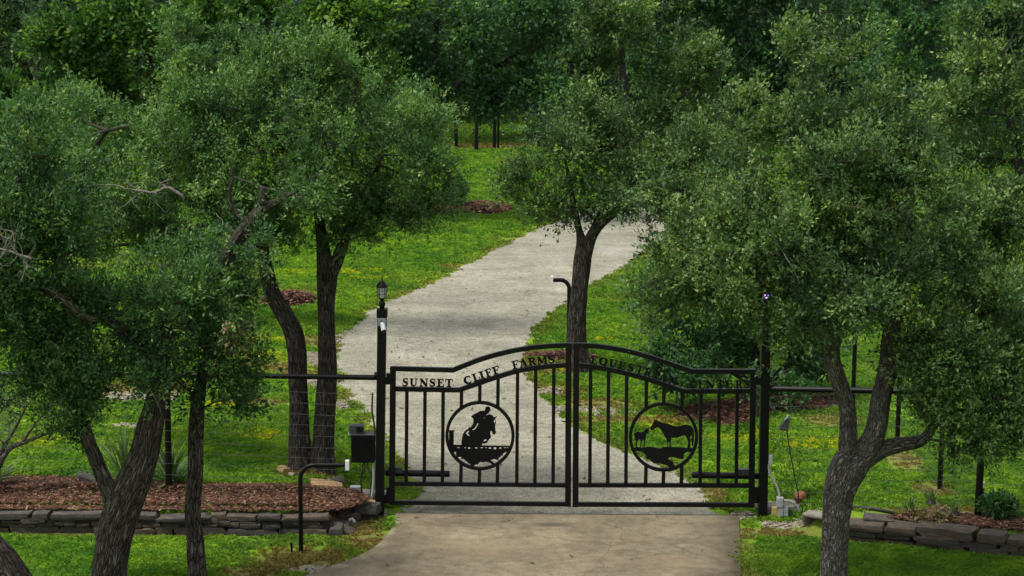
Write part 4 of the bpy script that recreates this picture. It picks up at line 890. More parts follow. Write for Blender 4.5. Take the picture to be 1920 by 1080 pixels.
# end of the wall: big sloping slabs and rubble near the gate post
for (px, py, L, dpt, h, ms) in [(620, 950, .95, .42, .11, ST), (590, 988, .95, .4, .10, ST), (690, 955, .3, .3, .12, SD), (655, 968, .3, .3, .1, ST), (700, 940, .25, .2, .09, ST)]:
    p = G0(px, py, .15 if py < 965 else .06); p.y = max(p.y, 24.2)
    stone(lw, (p.x, p.y + .1, p.z), (L, dpt, h), rs.normal(0, .12), ms, rs, .06)
rw = thing('retaining_wall', (5.0, wr_y(5.0), 0), 'low brown stone wall edging the bed on the right behind the grey barked oak', 'stone wall')
rz = math.atan(-.36)
fr = lambda x: wr_y(x) - .14
ca = math.cos(rz)
def course_r(xa, xb, z0, hgt, lmin, lmax, dep, msets, off=0, hj=.12):
    x = xa
    while x < xb:
        L = lmin + (lmax - lmin) * rs.rand(); h = hgt * (1 - hj + 2 * hj * rs.rand()); xc = x + L * ca / 2
        stone(rw, (xc, wr_y(xc) + off + rs.normal(0, .015), z0 + h / 2), (L * .965, dep, h * .99), rz + rs.normal(0, .03), msets[rs.randint(len(msets))], rs, .02); x += L * ca
course_r(4.3, 8.2, -.03, .10, .25, .7, .34, [SD, ST, SD], .02, .25)
course_r(4.2, 8.2, .065, .08, .2, .6, .34, [SD, ST, SD], .015, .25)
course_r(4.1, 8.2, .14, .11, .25, .75, .34, [ST, ST, SD], -.01, .2)
for (px, py, L, dpt, h, z, ms) in [(1545, 978, .5, .35, .16, .08, SD), (1590, 988, .6, .4, .14, .06, SD), (1535, 966, .35, .35, .05, .2, SL), (1650, 972, .4, .3, .05, .235, SD)]:
    p = G0(px, py, z); stone(rw, (p.x, p.y, z), (L, dpt, h), rz * .6 + rs.normal(0, .1), ms, rs, .04)
# loose rocks
def rock(px, py, d, ms, label, z=None):
    p = G(px, py); o = bpy.data.objects.new('rock', ms[rs.randint(6)]); COL.objects.link(o); o.location = p + Vector((0, 0, d[2] * .3)); o.scale = d; o.rotation_euler = (rs.normal(0, .15), rs.normal(0, .15), rs.rand() * 6)
    tag(o, label, 'rock')
    return o
o = rock(612, 921, (.42, .24, .15), SG, 'golden brown pointed rock at the back of the left mulch bed'); o.rotation_euler = (.1, .15, .1)
rock(532, 885, (.15, .12, .09), SG, 'small tan rock at the left foot of the twin trunks')
rock(552, 893, (.14, .1, .06), SL, 'little white stone in front of the twin trunks')
rock(620, 905, (.5, .2, .08), SL, 'flat grey green stone behind the golden brown rock')
rock(180, 903, (.5, .22, .05), SD, 'flat grey stone at the back edge of the left mulch bed')
rock(1523, 990, (.10, .06, .04), SL, 'small white stone on the bare soil beside the grey barked oak')

# ------------------------------------------------------------------ gate
GY = 25.2                     # gate plane
S = mpp(GY)
def gp(px, py, dy=0.0):
    p = P(px, py, GY); p.y += dy; return p
def bar(mb, pts, wpx, dep, dy=0.0):
    """flat polyline in the gate plane with square section; mitred"""
    pts = [Vector((p[0], p[1])) for p in pts]; n = len(pts); h = wpx / 2; Lf = []; Rt = []
    for i in range(n):
        d0 = (pts[i] - pts[i - 1]).normalized() if i else (pts[1] - pts[0]).normalized()
        d1 = (pts[i + 1] - pts[i]).normalized() if i < n - 1 else d0
        n0 = Vector((-d0.y, d0.x)); n1 = Vector((-d1.y, d1.x)); m_ = (n0 + n1).normalized(); k = h / max(.3, m_.dot(n0))
        Lf.append(pts[i] + m_ * k); Rt.append(pts[i] - m_ * k)
    vs_ = []
    for a, b_ in zip(Lf, Rt):
        vs_ += [gp(a.x, a.y, dy - dep / 2), gp(b_.x, b_.y, dy - dep / 2), gp(b_.x, b_.y, dy + dep / 2), gp(a.x, a.y, dy + dep / 2)]
    fs = [(0, 1, 2, 3), tuple(4 * (n - 1) + q for q in (3, 2, 1, 0))]
    for i in range(n - 1):
        for q in range(4):
            fs.append((4 * i + q, 4 * i + (q + 1) % 4, 4 * i + 4 + (q + 1) % 4, 4 * i + 4 + q))
    mb.add(vs_, fs); return mb
def smooth2(pts, step=6):
    return [tuple(p) for p in catmull([(a, b_, 0) for a, b_ in pts], step)[:, :2]]
UP_L = [(736, 691)] + [(845, 693.5)] + smooth2([(849, 694), (879, 682), (903, 673), (934, 664), (964.5, 657), (995, 652), (1026, 648.8), (1066, 647)])
LO_L = [(741, 729)] + [(858, 731)] + smooth2([(862, 731), (900, 717.5), (934, 706), (970, 695.5), (1004, 689.5), (1038, 686), (1061, 684.5)])
UP_R = smooth2([(1081, 647), (1115, 648.5), (1152, 653.5), (1182, 659.5), (1219, 669.5), (1255, 681.5), (1295, 695)]) + [(1299, 696), (1412, 696.5)]
LO_R = smooth2([(1086, 684.5), (1121, 688.7), (1152, 694.8), (1182, 702), (1213, 710.3), (1243, 720.3), (1282, 733)]) + [(1286, 733.5), (1406, 733)]
def yat(poly, x):
    xs = [p[0] for p in poly]; ys = [p[1] for p in poly]; return float(np.interp(x, xs, ys))
# letters: unit cap height, y up. strokes = list of (points, widths)
def strip(pts, ws):
    n = len(pts); Lf = []; Rt = []
    P2 = [Vector(p) for p in pts]
    for i in range(n):
        d = (P2[min(i + 1, n - 1)] - P2[max(i - 1, 0)]).normalized(); nn = Vector((-d.y, d.x)); h = (ws[i] if hasattr(ws, '__len__') else ws) / 2 * 1.12
        Lf.append(P2[i] + nn * h); Rt.append(P2[i] - nn * h)
    return [tuple(p) for p in Lf + Rt[::-1]]
def rect(x0, y0, x1, y1): return [(x0, y0), (x1, y0), (x1, y1), (x0, y1)]
def arc(cx, cy, rx, ry, a0, a1, n=14):
    return [(cx + rx * math.cos(R(a0 + (a1 - a0) * i / n)), cy + ry * math.sin(R(a0 + (a1 - a0) * i / n))) for i in range(n + 1)]
TK, TN = .27, .13
SPTS = [(.80, .66), (.78, .84), (.62, .93), (.42, .93), (.24, .83), (.22, .68), (.36, .57), (.58, .48), (.72, .36), (.70, .19), (.52, .08), (.32, .08), (.16, .18), (.12, .36)]
SW = [.07, .13, .15, .15, .2, .24, .27, .29, .27, .22, .15, .15, .13, .07]
GL = {
 'S': (.9, [strip(SPTS, SW), rect(.74, .60, .82, .97), rect(.10, .03, .18, .40)]),
 'U': (1.12, [strip([(.28, .95), (.28, .35), (.34, .17), (.52, .08), (.70, .12), (.82, .26), (.85, .95)], [TK, TK, .24, .16, .15, .14, .14]), rect(.03, .87, .52, 1), rect(.66, .87, 1.06, 1)]),
 'N': (1.15, [rect(.16, .05, .31, .95), rect(.86, .05, 1.0, .95), strip([(.22, .93), (.92, .06)], .28), rect(.02, 0, .45, .12), rect(.02, .88, .34, 1), rect(.72, .88, 1.12, 1)]),
 'E': (.95, [rect(.16, .05, .44, .95), rect(.03, .87, .85, 1), rect(.03, 0, .90, .13), rect(.40, .45, .66, .57), rect(.75, .70, .86, .95), rect(.80, .05, .91, .33), rect(.60, .36, .69, .66)]),
 'T': (1.0, [rect(.36, .05, .64, .95), rect(.05, .87, .95, 1), rect(.03, .66, .13, .95), rect(.87, .66, .97, .95), rect(.22, 0, .78, .12)]),
 'C': (1.0, [strip(arc(.54, .5, .40, .42, 42, 318, 20), [.12, .13, .14, .15, .17, .20, .23, .26, .28, .29, .30, .29, .28, .26, .23, .20, .17, .15, .14, .13, .12]), rect(.80, .62, .90, .98)]),
 'L': (.9, [rect(.16, .05, .44, .95), rect(.03, .88, .58, 1), rect(.03, 0, .85, .13), rect(.77, .05, .88, .40)]),
 'I': (.62, [rect(.17, .05, .45, .95), rect(.03, .88, .59, 1), rect(.03, 0, .59, .12)]),
 'F': (.9, [rect(.16, .05, .44, .95), rect(.03, .87, .85, 1), rect(.03, 0, .60, .12), rect(.40, .43, .64, .55), rect(.75, .66, .87, .95), rect(.58, .33, .67, .66)]),
 'A': (1.1, [strip([(.20, .05), (.50, .97)], .13), strip([(.52, .98), (.86, .05)], .28), rect(.30, .25, .72, .36), rect(.02, 0, .40, .11), rect(.62, 0, 1.08, .11)]),
 'R': (1.1, [rect(.16, .05, .44, .95), rect(.03, .88, .60, 1), rect(.03, 0, .56, .12), strip([(.44, .93), (.62, .93), (.76, .84), (.79, .72), (.74, .59), (.60, .50), (.44, .49)], [.13, .14, .2, .24, .2, .13, .12]), strip([(.58, .50), (.80, .10), (1.05, .06)], [.24, .24, .12])]),
 'M': (1.3, [rect(.14, .05, .28, .95), rect(.94, .05, 1.20, .95), strip([(.26, .95), (.62, .12)], .26), strip([(.62, .14), (1.0, .95)], .13), rect(.02, 0, .42, .12), rect(.82, 0, 1.28, .12), rect(.02, .88, .32, 1), rect(1.0, .88, 1.28, 1)]),
 'Q': (1.05, [strip(arc(.52, .5, .36, .41, 0, 360, 24), [.29 if abs(math.cos(R(360 * i / 24))) > .6 else (.14 if abs(math.cos(R(360 * i / 24))) < .3 else .21) for i in range(25)]), strip([(.50, .20), (.74, .02), (.98, -.04)], [.13, .16, .10])]),
}
def letter(ch, x0, x1, base_poly, parent, cap=15.2, lift=5.0):
    wd, strokes = GL[ch]; xc = (x0 + x1) / 2; sx = (x1 - x0) / wd
    y0 = yat(base_poly, xc - 5); y1 = yat(base_poly, xc + 5); ang = math.atan2(y1 - y0, 10) if abs(y1 - y0) > .5 else math.atan2(yat(base_poly, xc + 5) - yat(base_poly, xc - 5), 10)
    yb = yat(base_poly, xc) - lift; ca_, sa_ = math.cos(ang), math.sin(ang); mb = MB()
    for i, st in enumerate(strokes):
        dy = -.004 - .0007 * i
        def tf(u, v, dy=dy):
            lx = (u - wd / 2) * sx; ly = -v * cap
            return gp(xc + lx * ca_ - ly * sa_, yb + lx * sa_ + ly * ca_, dy)
        mb.prism([st], tf, .008 + .0014 * i)
    mb.build('letter', M['blackdull'], parent)
def leaf_gate(side, label, stile_a, stile_b, up, lo, pickets, ring, rr, words_, botl, midl):
    root = thing('metal_gate', gp((stile_a[0] + stile_b[0]) / 2, 944), label, 'gate')
    for st in (stile_a, stile_b): bar(MB(), [(st[0], st[1]), (st[2], st[3])], st[4], .062).build('stile', M['black'], root)
    bar(MB(), up, 8.6, .058).build('top_rail', M['black'], root)
    bar(MB(), lo, 8.6, .056).build('arched_rail', M['black'], root)
    bar(MB(), midl, 7.4, .056).build('middle_rail', M['black'], root)
    bar(MB(), botl, 7.6, .058).build('bottom_rail', M['black'], root)
    ym = (midl[0][1] + midl[1][1]) / 2 - 3.4
    for xt in pickets:
        y0 = yat(lo, xt) + 4; xb = xt - 1.5
        d = abs(xt - ring[0])
        if d < rr - 3:
            h = math.sqrt(rr ** 2 - d ** 2); bar(MB(), [(xt, y0), (xt - .6, ring[1] - h - 1)], 6.6, .04).build('picket', M['black'], root)
            bar(MB(), [(xb + .8, ring[1] + h + 1), (xb, ym)], 6.6, .04).build('picket', M['black'], root)
        else:
            bar(MB(), [(xt, y0), (xb, ym)], 6.6, .04).build('picket', M['black'], root)
    med = MB(); n = 48; rw_ = 3.0
    for k in range(n):
        pass
    vs_ = []; 
    for k in range(n):
        a = 2 * math.pi * k / n
        for (r_, dy) in ((rr + rw_, -.021), (rr - rw_, -.021), (rr - rw_, .021), (rr + rw_, .021)):
            vs_.append(gp(ring[0] + r_ * math.cos(a), ring[1] + r_ * math.sin(a), dy))
    fs = [(4 * k + q, 4 * k + (q + 1) % 4, 4 * ((k + 1) % n) + (q + 1) % 4, 4 * ((k + 1) % n) + q) for k in range(n) for q in range(4)]
    med.add(vs_, fs); ringo = med.build('medallion', M['black'], root)
    for word, base_p in words_:
        for ch, x0, x1 in word: letter(ch, x0, x1, base_p, root)
    return root, ringo
def cut(name, root, ringo, polys, ox, oy, dy, k=.13889):
    mb = MB()
    tf = lambda u, v: gp(ox + u * k, oy + v * k, dy)
    mb.prism(polys, tf, .007)
    o = mb.build(name, M['blackdull'], ringo); return o
W1 = [('S', 753.3, 766), ('U', 767.5, 784), ('N', 786, 803.3), ('S', 804, 817), ('E', 818.5, 833), ('T', 834, 849.5)]
W2 = [('C', 872, 887.5), ('L', 887.6, 902), ('I', 900.5, 911), ('F', 911.5, 925), ('F', 925, 939.5)]
W3 = [('F', 961, 975), ('A', 974.5, 990.5), ('R', 990.5, 1007.5), ('M', 1007.5, 1027), ('S', 1027.5, 1041)]
W4 = [('E', 1106.2, 1120), ('Q', 1121.5, 1138.5), ('U', 1139.8, 1157), ('E', 1156.7, 1172), ('S', 1174, 1188), ('T', 1190, 1205), ('R', 1205.2, 1221), ('I', 1222.7, 1233), ('A', 1232.7, 1249.5), ('N', 1251.5, 1268)]
W5 = [('C', 1292.8, 1308), ('E', 1309, 1321), ('N', 1322, 1341), ('T', 1343, 1358), ('E', 1360, 1373), ('R', 1378.5, 1393), ('S', 1394.5, 1406.5)]
gl, rl = leaf_gate('l', 'left gate leaf reading SUNSET CLIFF FARMS with a jumping horse medallion', (737, 687, 734.8, 945.6, 11), (1066, 643, 1065, 949, 11), UP_L, LO_L,
    [763, 797, 831, 865.5, 900, 934, 970.5, 1004.5, 1038.5], (900, 816.5), 62.0, [(W1, LO_L), (W2, LO_L), (W3, LO_L)], [(740.3, 942), (1059.5, 945)], [(740.6, 906.5), (1059.6, 909.5)])
gr_, rr_ = leaf_gate('r', 'right gate leaf reading EQUESTRIAN CENTERS with a mare and foal medallion', (1080.5, 643, 1079, 950, 11), (1412, 692, 1408.6, 950.5, 11), UP_R, LO_R,
    [1107.4, 1141, 1175, 1212, 1245, 1279, 1314, 1348, 1382], (1244, 819), 62.0, [(W4, LO_R), (W5, LO_R)], [(1084.8, 945.5), (1403, 946.5)], [(1085.2, 909.3), (1403.3, 910.2)])
# left medallion figures
hx, hy = 825, 740
cut('rider', gl, rl, [[(420, 292), (460, 262), (520, 232), (548, 215), (600, 218), (608, 200), (610, 178), (625, 162), (648, 156), (670, 166), (680, 190), (685, 215), (670, 222), (664, 240), (648, 258), (636, 262), (622, 285), (600, 310), (570, 335), (540, 375), (500, 384), (470, 425), (440, 455), (400, 462), (420, 430), (445, 395), (450, 350), (445, 320), (428, 305)]], hx, hy, -.0055)
cut('horse', gl, rl, [[(290, 680), (288, 640), (295, 580), (310, 530), (335, 490), (370, 465), (400, 440), (440, 440), (480, 360), (520, 330), (575, 325), (600, 318), (612, 296), (640, 270), (665, 262), (695, 270), (720, 295), (745, 305), (772, 288), (765, 308), (748, 325), (752, 350), (755, 385), (748, 410), (745, 440), (750, 480), (757, 500), (745, 535), (722, 537), (708, 525), (700, 495), (685, 490), (678, 520), (690, 560), (688, 580), (670, 598), (650, 622), (632, 655), (605, 660), (575, 658), (560, 690)],
    [(505, 388), (520, 390), (505, 420), (472, 470), (440, 478), (434, 470), (462, 458), (486, 425)], [(385, 485), (362, 505), (350, 520), (370, 545), (395, 560), (398, 550), (374, 522), (394, 497)], [(600, 605), (628, 603), (625, 620), (598, 632), (588, 622)], [(730, 340), (742, 340), (746, 368), (738, 388), (727, 365)]], hx, hy, -.003)
holes = [rect(a, 712, b_, 712 + h) for a, b_, h in [(232, 268, 8), (330, 345, 10), (378, 408, 16), (472, 502, 16), (548, 580, 9), (612, 630, 9), (658, 690, 18), (725, 758, 26), (800, 828, 18), (860, 895, 9), (912, 926, 9)]]
cut('jump_fence', gl, rl, [[(100, 640), (120, 676), (300, 676), (560, 684), (965, 692), (940, 740), (915, 765), (880, 780), (850, 800), (848, 825), (825, 825), (815, 845), (790, 855), (795, 885), (760, 880), (730, 868), (700, 880), (685, 875), (690, 890), (720, 910), (740, 942), (712, 950), (690, 930), (655, 915), (620, 905), (590, 912), (560, 915), (548, 902), (530, 915), (510, 945), (490, 938), (468, 950), (440, 972), (415, 970), (415, 945), (385, 925), (350, 895), (320, 870), (275, 868), (295, 850), (270, 840), (235, 850), (218, 825), (212, 770), (180, 785), (165, 800), (130, 745), (100, 690)]] + holes, hx, hy, 0.0)
cut('jump_standard', gl, rl, [[(106, 478), (202, 483), (200, 496), (188, 496), (186, 690), (122, 690), (122, 496), (104, 494)]], hx, hy, -.0015)
# right medallion figures
hx, hy = 1170, 745
cut('mare', gr_, rr_, [[(355, 405), (372, 380), (392, 345), (405, 325), (402, 300), (420, 312), (440, 300), (447, 318), (500, 335), (560, 350), (615, 362), (660, 382), (700, 392), (740, 390), (780, 378), (825, 368), (865, 372), (905, 390), (930, 420), (942, 455), (945, 500), (942, 560), (935, 650), (922, 658), (914, 640), (914, 590), (905, 575), (897, 610), (892, 690), (850, 690), (862, 640), (868, 600), (850, 560), (835, 525), (805, 512), (760, 530), (720, 545), (650, 545), (632, 548), (630, 600), (633, 690), (610, 690), (614, 610), (604, 600), (597, 610), (597, 690), (582, 690), (586, 610), (570, 560), (545, 520), (520, 470), (490, 430), (465, 405), (440, 405), (410, 420), (395, 442), (370, 445), (355, 430)],
    [(905, 512), (914, 515), (910, 560), (900, 570), (892, 545)]], hx, hy, -.003)
cut('foal', gr_, rr_, [[(135, 490), (150, 475), (180, 465), (215, 468), (240, 475), (270, 455), (290, 435), (297, 408), (308, 425), (330, 405), (335, 440), (332, 475), (335, 500), (318, 495), (308, 478), (300, 500), (300, 530), (290, 565), (282, 600), (280, 690), (263, 690), (268, 600), (262, 572), (242, 575), (236, 620), (224, 690), (208, 690), (222, 620), (220, 570), (200, 565), (185, 590), (172, 610), (174, 640), (187, 690), (163, 690), (156, 620), (160, 590), (148, 550), (140, 520)]], hx, hy, -.0045)
cut('rocky_ground', gr_, rr_, [[(108, 680), (180, 672), (260, 680), (320, 668), (400, 672), (440, 685), (500, 690), (520, 672), (600, 668), (760, 676), (820, 682), (945, 684), (928, 730), (905, 738), (850, 735), (820, 755), (805, 775), (810, 825), (780, 835), (740, 830), (680, 808), (640, 808), (600, 815), (600, 835), (650, 858), (668, 880), (665, 900), (695, 932), (640, 955), (610, 945), (580, 920), (520, 905), (470, 888), (420, 895), (395, 890), (372, 865), (350, 840), (300, 832), (290, 815), (310, 795), (280, 765), (240, 735), (190, 730), (125, 720)]], hx, hy, 0.0)
# hinge brackets belong to the leaves
for root, xs_ in ((gl, (728, 722.5)), (gr_, (1418, 1424))):
    sgn = 1 if xs_[0] < 1000 else -1
    for (y0, y1, y2, y3) in ((700, 715, 706, 722), (913, 933, 925, 945)):
        mb = MB(); bar(mb, [(xs_[0] + .5 * sgn, y0), (xs_[0] + .5 * sgn, y1)], 8, .07); bar(mb, [(xs_[0] - 8 * sgn, (y2 + y3) / 2), (xs_[0] + 3 * sgn, (y2 + y3) / 2)], (y3 - y2) * .8, .055)
        mb.build('hinge', M['black'], root)

# gate posts
def post(px_top, px_bot, ytop, label):
    pb = G0((px_bot), 972); base = gp(px_bot, 972); base.z = 0
    root = thing('gate_post', base, label, 'gate post')
    bar(MB(), [(px_top, ytop), (px_bot, 976)], 16.5, .125).build('shaft', M['black'], root)
    bar(MB(), [(px_top + .1, ytop - 13.5), (px_top, ytop + 2)], 19.5, .15).build('cap', M['black'], root)
    return root
post(716.5, 711.5, 592, 'square black post left of the gate, topped by the unlit lantern')
post(1436, 1429.5, 596, 'square black post right of the gate, its upper part hidden in oak leaves')
glass, t = newmat('frosted_lantern_glass')
b = N(t, 'ShaderNodeBsdfPrincipled', i_Roughness=.35); b.inputs['Base Color'].default_value = (.46, .48, .47, 1)
nz = N(t, 'ShaderNodeTexNoise', i_Scale=30.0); r_ = ramp(t, [(.3, (.38, .40, .38)), (.7, (.52, .54, .54))]); t.links.new(nz.outputs[0], r_.inputs[0]); t.links.new(r_.outputs[0], b.inputs['Base Color'])
o = N(t, 'ShaderNodeOutputMaterial'); t.links.new(b.outputs[0], o.inputs[0])
bulbm, t = newmat('violet_bulb')
e = N(t, 'ShaderNodeEmission'); e.inputs[0].default_value = (.30, .12, 1, 1); e.inputs[1].default_value = 7; o = N(t, 'ShaderNodeOutputMaterial'); t.links.new(e.outputs[0], o.inputs[0])
glowg, t = newmat('lit_lantern_glass')
b = N(t, 'ShaderNodeBsdfPrincipled', i_Roughness=.3); b.inputs['Base Color'].default_value = (.5, .5, .55, 1); b.inputs['Transmission Weight'].default_value = .85; b.inputs['IOR'].default_value = 1.05
o = N(t, 'ShaderNodeOutputMaterial'); t.links.new(b.outputs[0], o.inputs[0])
def lantern(px, ybase, label, lit):
    base = gp(px, ybase); z = lambda y: (ybase - y) * S
    root = thing('post_lantern', base, label, 'lantern')
    c = base
    MB().lathe(c, [(.03, z(ybase)), (.034, z(ybase - 3)), (.042, z(ybase - 8)), (.036, z(ybase - 12)), (.02, z(ybase - 15)), (.024, z(ybase - 16.5)), (.052, z(ybase - 20))], 12).build('stem', M['black'], root, smooth=True, auto=40)
    yb, yt = ybase - 20, ybase - 40; r0 = .055; r1 = .066
    # hexagonal glass body with bars
    cage = MB(); hexa = lambda r_, zz, k: c + Vector((r_ * math.cos(R(60 * k + 0)), r_ * math.sin(R(60 * k)), zz))
    for k in range(6):
        cage.tube([hexa(r0, z(yb), k), hexa(r1, z(yt), k)], .0042, 4)
        for f_ in (0.0, .36, .68, 1.0):
            rr2 = r0 + (r1 - r0) * f_; zz = z(yb) + (z(yt) - z(yb)) * f_
            cage.tube([hexa(rr2, zz, k), hexa(rr2, zz, k + 1)], .004 if f_ in (0, 1) else .0026, 4)
        for q in (1 / 3, 2 / 3):
            cage.tube([hexa(r0, z(yb), k).lerp(hexa(r0, z(yb), k + 1), q), hexa(r1, z(yt), k).lerp(hexa(r1, z(yt), k + 1), q)], .0026, 4)
    cage.build('cage', M['black'], root)
    for k in range(6):
        pn = MB(); q = .985
        pn.add([c + (hexa(r0, z(yb), k) - c) * 1 * Vector((q, q, 1)) if False else Vector((c.x + (hexa(r0, z(yb), k).x - c.x) * q, c.y + (hexa(r0, z(yb), k).y - c.y) * q, c.z + z(yb))),
                Vector((c.x + (hexa(r0, z(yb), k + 1).x - c.x) * q, c.y + (hexa(r0, z(yb), k + 1).y - c.y) * q, c.z + z(yb))),
                Vector((c.x + (hexa(r1, z(yt), k + 1).x - c.x) * q, c.y + (hexa(r1, z(yt), k + 1).y - c.y) * q, c.z + z(yt))),
                Vector((c.x + (hexa(r1, z(yt), k).x - c.x) * q, c.y + (hexa(r1, z(yt), k).y - c.y) * q, c.z + z(yt)))], [(0, 1, 2, 3)])
        pn.build('pane', glowg if lit else glass, root)
    MB().lathe(c, [(.076, z(yt)), (.074, z(yt - 2)), (.058, z(yt - 6)), (.036, z(yt - 10)), (.014, z(yt - 12)), (.008, z(yt - 14)), (.011, z(yt - 16)), (.006, z(yt - 18)), (.0045, z(yt - 22))], 12).build('roof', M['black'], root, smooth=True, auto=40)
    if lit:
        MB().lathe(c, [(.008, z(yb - 3)), (.024, z(yb - 7)), (.026, z(yb - 10)), (.012, z(yb - 14))], 10).build('bulb', bulbm, root, smooth=True)
    return root
lantern(716.5, 578, 'unlit black lantern with frosted panes on the left gate post', False)
lantern(1436, 582, 'lit lantern with a violet white bulb on the right gate post', True)
# security camera
cb = gp(716.5, 602, -.07); root = thing('security_camera', cb, 'white bullet camera on the left gate post below the lantern', 'security camera')
MB().box(cb, (.10, .012, .10)).build('mount_plate', M['greyplastic'], root)
d = Vector((.18, -.62, -.5)).normalized(); q0 = cb + Vector((0, -.02, .01)); 
rot = d.to_track_quat('Z', 'Y').to_matrix()
MB().tube([q0 + d * .03, q0 + d * .04, q0 + d * .16, q0 + d * .165], [.024, .030, .031, .028], 16).build('body', M['white'], root, smooth=True, auto=40)
MB().tube([q0 + d * .166, q0 + d * .175], [.028, .028], 14).build('lens', M['darkgrey'], root)
MB().tube([cb + Vector((0, -.005, .005)), q0 + d * .04], [.018, .014], 10).build('bracket', M['darkgrey'], root)

# swing arms
def opener(x0, x1, y, label, hx0, hx1):
    c = gp((x0 + x1) / 2, y, .10); root = thing('gate_opener', c, label, 'gate opener')
    a, b_ = gp(x0, y - 1, .10), gp(x1, y + 1, .10); L = (b_ - a)
    mb = MB(); mb.tube([a, a + L * .02, b_ - L * .02, b_], [.036, .043, .043, .036], 10); mb.build('tube', M['black'], root, smooth=True, auto=40)
    h0, h1 = gp(hx0, y - 7, .10), gp(hx1, y - 7, .10)
    MB().box((h0 + h1) / 2, ((h1 - h0).length, .085, .075)).build('motor_housing', M['darkgrey'], root)
    return root
opener(722, 843, 891, 'black tube opener arm on the left gate leaf', 727, 752)
opener(1298, 1424, 895, 'black tube opener arm on the right gate leaf', 1384, 1410)

# ------------------------------------------------------------------ fences
def fence_panel(root, A, B, z0a, z0b, top, nh, stay, seed=0, irregular=True):
    """wires between ground points A and B (xy), joined into one part"""
    rs_ = np.random.RandomState(seed); mb = MB(); A = Vector(A); B = Vector(B); L = (B - A).length; n = max(2, int(L / .5))
    def g_(s_, h): 
        p = A.lerp(B, s_); return Vector((p.x, p.y, z0a * (1 - s_) + z0b * s_ + h))
    for i in range(nh):
        h = .05 + (top - .05) * i / (nh - 1)
        mb.tube([g_(k / n, h + rs_.normal(0, .004)) for k in range(n + 1)], .0028, 3, caps=False)
    s_ = 0
    while s_ < L:
        mb.tube([g_(s_ / L, .03) + Vector((rs_.normal(0, .01), 0, 0)), g_(s_ / L, top * .5), g_(s_ / L, top)], .0014, 3, caps=False); s_ += stay
    mb.build('wire_mesh', M['wire'], root, kind='stuff')
lf = thing('pipe_fence', gp(300, 925), 'black pipe and wire fence left of the gate', 'fence')
mb = MB(); mb.tube([P(-220, 701, 25.25), P(200, 702, 25.25), P(470, 704.5, 25.22), P(708, 708, GY)], .034, 10); mb.build('rail', M['black'], lf, smooth=True, auto=40)
for px, yb in ((313, 928), (-110, 925)):
    a = P(px, 702, 25.25); MB().tube([Vector((a.x, a.y, .2)), Vector((a.x, a.y, a.z - .02))], .042, 12).build('post', M['black'], lf, smooth=True, auto=40)
a0 = P(-220, 925, 25.25); a1 = gp(704, 965)
fence_panel(lf, (a0.x, 25.22, 0), (a1.x, GY, 0), .30, .1, 1.5, 11, .16, 1)
MB().tube([gp(702, 704), gp(709, 704)], .045, 10).build('rail_collar', M['black'], lf, smooth=True, auto=40)
rf = thing('pipe_fence', G(1847, 962), 'black pipe and wire fence right of the gate', 'fence')
pr = [P(1438, 729, GY), P(1600, 732, 24.9), P(1847, 738, 24.45), P(2060, 744, 24.1)]
MB().tube(pr, .036, 10).build('rail', M['black'], rf, smooth=True, auto=40)
MB().tube([gp(1438, 725), gp(1450, 727)], .048, 10).build('rail_collar', M['black'], rf, smooth=True, auto=40)
MB().tube([pr[2] + Vector((0, 0, .02)), Vector((pr[2].x - .03, pr[2].y, .15))], .046, 12).build('post', M['black'], rf, smooth=True, auto=40)
fence_panel(rf, (pr[0].x, GY, 0), (pr[2].x, pr[2].y, 0), .0, .24, 1.62, 12, .16, 2)
fence_panel(rf, (pr[2].x, pr[2].y, 0), (pr[3].x, pr[3].y, 0), .24, .24, 1.5, 12, .16, 3)
sf = thing('wire_fence', G(1762, 917), 'black posted wire fence running back from the right corner post', 'fence')
line = [Vector((pr[2].x, pr[2].y + .1, 0))] + [G(*p) for p in ((1762, 917), (1682, 845), (1598, 800))]; line.append(line[-1] + (line[-1] - line[-2]) * 1.6); line.append(line[-1] + (line[-1] - line[-2]) * 1.0)
for p in line[1:]:
    z = Hs(p.x, p.y); MB().tube([Vector((p.x, p.y, z - .1)), Vector((p.x, p.y, z + 1.5))], .035, 10).build('post', M['black'], sf, smooth=True, auto=40)
for i in range(len(line) - 1):
    fence_panel(sf, line[i], line[i + 1], Hs(line[i].x, line[i].y), Hs(line[i + 1].x, line[i + 1].y), 1.45, 10, .2, 10 + i)
bf_ = thing('wire_fence', G(893, 282), 'far wire fence with dark posts at the back of the lawn', 'fence')
fp = []
for px, py in ((640, 283), (720, 282), (790, 281), (855, 277), (893, 283), (927, 278), (934, 280), (1010, 281), (1100, 282), (1200, 283), (1300, 284), (1420, 285)):
    p = G(px, py); fp.append(p); MB().tube([p - Vector((0, 0, .1)), p + Vector((0, 0, 1.9))], .075 if px not in (934,) else .05, 8).build('post', M['blackdull'], bf_, smooth=True, auto=40)
for i in range(len(fp) - 1):
    if abs(fp[i].y - fp[i + 1].y) < 8: fence_panel(bf_, fp[i], fp[i + 1], fp[i].z, fp[i + 1].z, 1.5, 7, .4, 30 + i)

